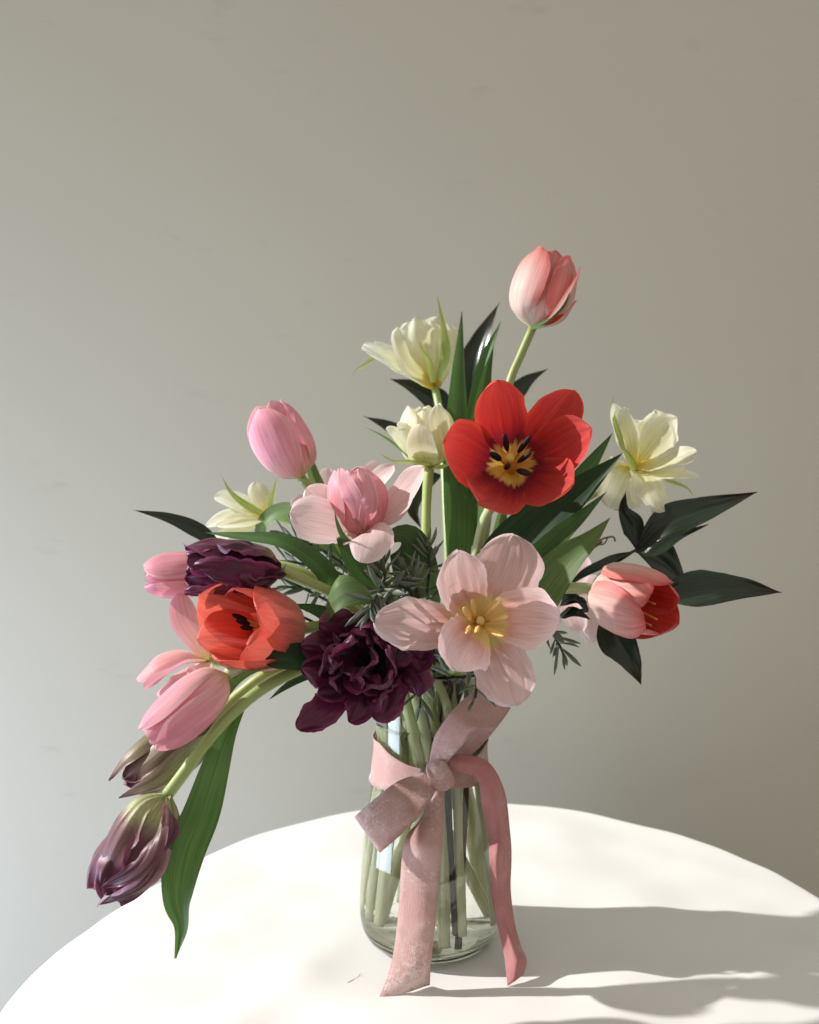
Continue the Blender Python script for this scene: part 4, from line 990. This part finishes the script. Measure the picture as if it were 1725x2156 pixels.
# ------------------------------------------------------------------ rosemary sprigs
def needle_mesh(k):
    rows = []; uv = []
    for i in range(9):
        t = i/8; w = max(.5*(math.sin(min(t*1.25+.12, 1)*math.pi*.5)*(1-max(t-.72, 0)/.28*.75)), .05)*.21
        z = .16*math.sin(t*1.8+k*.4)*(1 if k % 2 else -.6)*t
        rows.append([Vector((math.cos(2*math.pi*j/8)*w, t, math.sin(2*math.pi*j/8)*w*.55+z)) for j in range(8)])
        uv.append([(j/8, t) for j in range(8)])
    rows.append([Vector((0, 1.02, rows[-1][0].z)) for j in range(8)]); uv.append([(j/8, 1) for j in range(8)])
    me = mesh_from_grid('needle', rows, uv, True); me.materials.append(MROSM); return me
NEED = [needle_mesh(k) for k in range(4)]
def rosemary(label, pts, n, L, start=.0, rs=1):
    t = thing('rosemary_sprig', label, 'herb', P(*pts[0]), 'grey rosemary sprigs')
    q = PL(pts); st = q+loose_end(math.atan2(q[-1].y-VC.y, q[-1].x-VC.x)) if pts[-1][1] > 1240 else q
    link('stem', tube('stem', st, .0011, .0016, sides=7), MTWIG, t)
    rd = random.Random(rs)
    inv = Matrix.Translation(-t.location)
    for i in range(n):
        f = i/(n-1); c = catmull(q, f*.95)
        a = catmull(q, max(f*.95-.02, 0)); b = catmull(q, min(f*.95+.02, 1)); tan = (a-b).normalized()   # points to the sprig's end
        e1 = tan.orthogonal().normalized(); e2 = tan.cross(e1); ph = i*2.4+rd.uniform(-.4, .4)
        rad = e1*math.cos(ph)+e2*math.sin(ph)
        spread = .45+.75*min(f*2.2, 1)
        d = (tan*math.cos(spread)+rad*math.sin(spread)).normalized()
        l = L*rd.uniform(.75, 1.15)*(.65+.35*min(f*4, 1))
        z = (rad*math.cos(spread)-tan*math.sin(spread)).normalized(); x = d.cross(z)
        M = Matrix((x, d, z)).transposed().to_4x4() @ Matrix.Diagonal((l, l, l, 1)); M.translation = c
        o = bpy.data.objects.new('needle', NEED[rd.randrange(4)]); COL.objects.link(o); o.parent = t
        o.matrix_parent_inverse = Matrix.Identity(4); o.matrix_basis = inv @ M
rosemary('grey rosemary tip standing up between the pale pink tulips', [(806, 1190, .580), (810, 1215, .580), (802, 1245, .578), (830, 1330, .61)], 26, .024, rs=1)
rosemary('grey rosemary branch drooping over the top of the dark purple double', [(778, 1290, .54), (788, 1262, .548), (812, 1240, .56), (870, 1260, .60)], 22, .022, rs=2)
rosemary('dark rosemary tip beside the upper petals of the largest pink tulip', [(900, 1150, .60), (905, 1190, .60), (900, 1240, .605), (890, 1320, .625)], 26, .022, rs=3)
rosemary('rosemary branch filling the gap between the largest pink tulip and the folded leaf', [(850, 1200, .58), (868, 1225, .585), (880, 1250, .59), (890, 1330, .62)], 24, .020, rs=4)
rosemary('silvery rosemary branch stretching out behind the pale pink double', [(598, 1125, .70), (640, 1140, .70), (690, 1165, .70), (740, 1205, .695), (820, 1300, .69)], 34, .024, rs=5)
rosemary('silvery rosemary branch under the arching leaf beside the purple tulip', [(602, 1235, .68), (640, 1240, .68), (690, 1240, .68), (740, 1255, .675), (830, 1330, .67)], 30, .024, rs=6)
rosemary('silvery rosemary branch between the two green stems', [(600, 1180, .69), (650, 1190, .69), (700, 1200, .685), (760, 1240, .68), (840, 1330, .675)], 28, .024, rs=11)
rosemary('rosemary tip hanging outside the vase rim between purple and pink flowers', [(884, 1490, .612), (886, 1455, .612), (892, 1415, .615), (905, 1380, .625), (915, 1350, .64)], 12, .022, rs=7)
rosemary('rosemary tip hanging beside the bow loop over the vase rim', [(1000, 1470, .60), (1004, 1440, .605), (1000, 1405, .612), (985, 1370, .63)], 10, .020, rs=8)
rosemary('dark rosemary peeping out between the largest pink tulip and the dark hanging leaf', [(1185, 1372, .66), (1170, 1345, .66), (1150, 1320, .66), (1080, 1330, .66)], 18, .024, rs=9)
rosemary('rosemary pushed into the vase mouth behind the rim', [(900, 1385, .64), (920, 1390, .65), (930, 1400, .66), (935, 1440, .67)], 16, .020, rs=10)

# two bare dark stems and flecks in the water
t = thing('woody_stem', 'dark green woody stem standing in the water behind the ribbon tail', 'stem', P(950, 1960, .655))
link('stem', tube('stem', PL([(930, 1380, .665), (938, 1600, .655), (942, 1700, .650), (948, 1850, .648), (955, 1960, .650)]), .0020, .0028, wob=.1), MTWIG, t)
t = thing('woody_stem', 'knotty brown woody stem standing in the water beside the dark green one', 'stem', P(965, 1970, .66))
link('stem', tube('stem', PL([(985, 1380, .675), (975, 1600, .668), (970, 1720, .662), (962, 1850, .658), (958, 1990, .652)]), .0020, .0027, wob=.35), MBROWN, t)
vv = []; ff = []
rd = random.Random(4)
for i in range(130):
    a = rd.uniform(0, 6.283); r = .050*math.sqrt(rd.random()); s = rd.uniform(.0003, .0008)
    c = Vector((VC.x+r*math.cos(a), VC.y+r*math.sin(a), .0112+(.004 if r > .044 else 0)+rd.uniform(0, .0006))); k = len(vv)
    vv += [c+Vector((s, 0, 0)), c+Vector((0, s*.7, 0)), c+Vector((-s, 0, 0)), c+Vector((0, -s*.7, 0)), c+Vector((0, 0, s*.6)), c-Vector((0, 0, s*.3))]
    for x, y in ((0, 1), (1, 2), (2, 3), (3, 0)): ff += [(k+x, k+y, k+4), (k+y, k+x, k+5)]
me = bpy.data.meshes.new('sediment'); me.from_pydata([tuple(v) for v in vv], [], ff)
o = link('sediment', me, MBROWN); tag(o, 'dark flecks of plant debris lying on the vase bottom', 'debris', kind='stuff')

# loose thread on the cloth
q = [Vector((p.x, p.y, .0012)) for p in (P(703, 2074, .6149), P(718, 2080, .6112), P(735, 2074, .6149), (P(752, 2062, .6224)), P(760, 2055, .6268))]
q[2].z += .001; q[4].z += .0008
tag(link('thread', tube('thread', q, .00022, .00018, sides=6), plain_mat('grey_thread', (.35, .33, .30))), 'thin curved grey thread lying on the white tablecloth', 'thread')
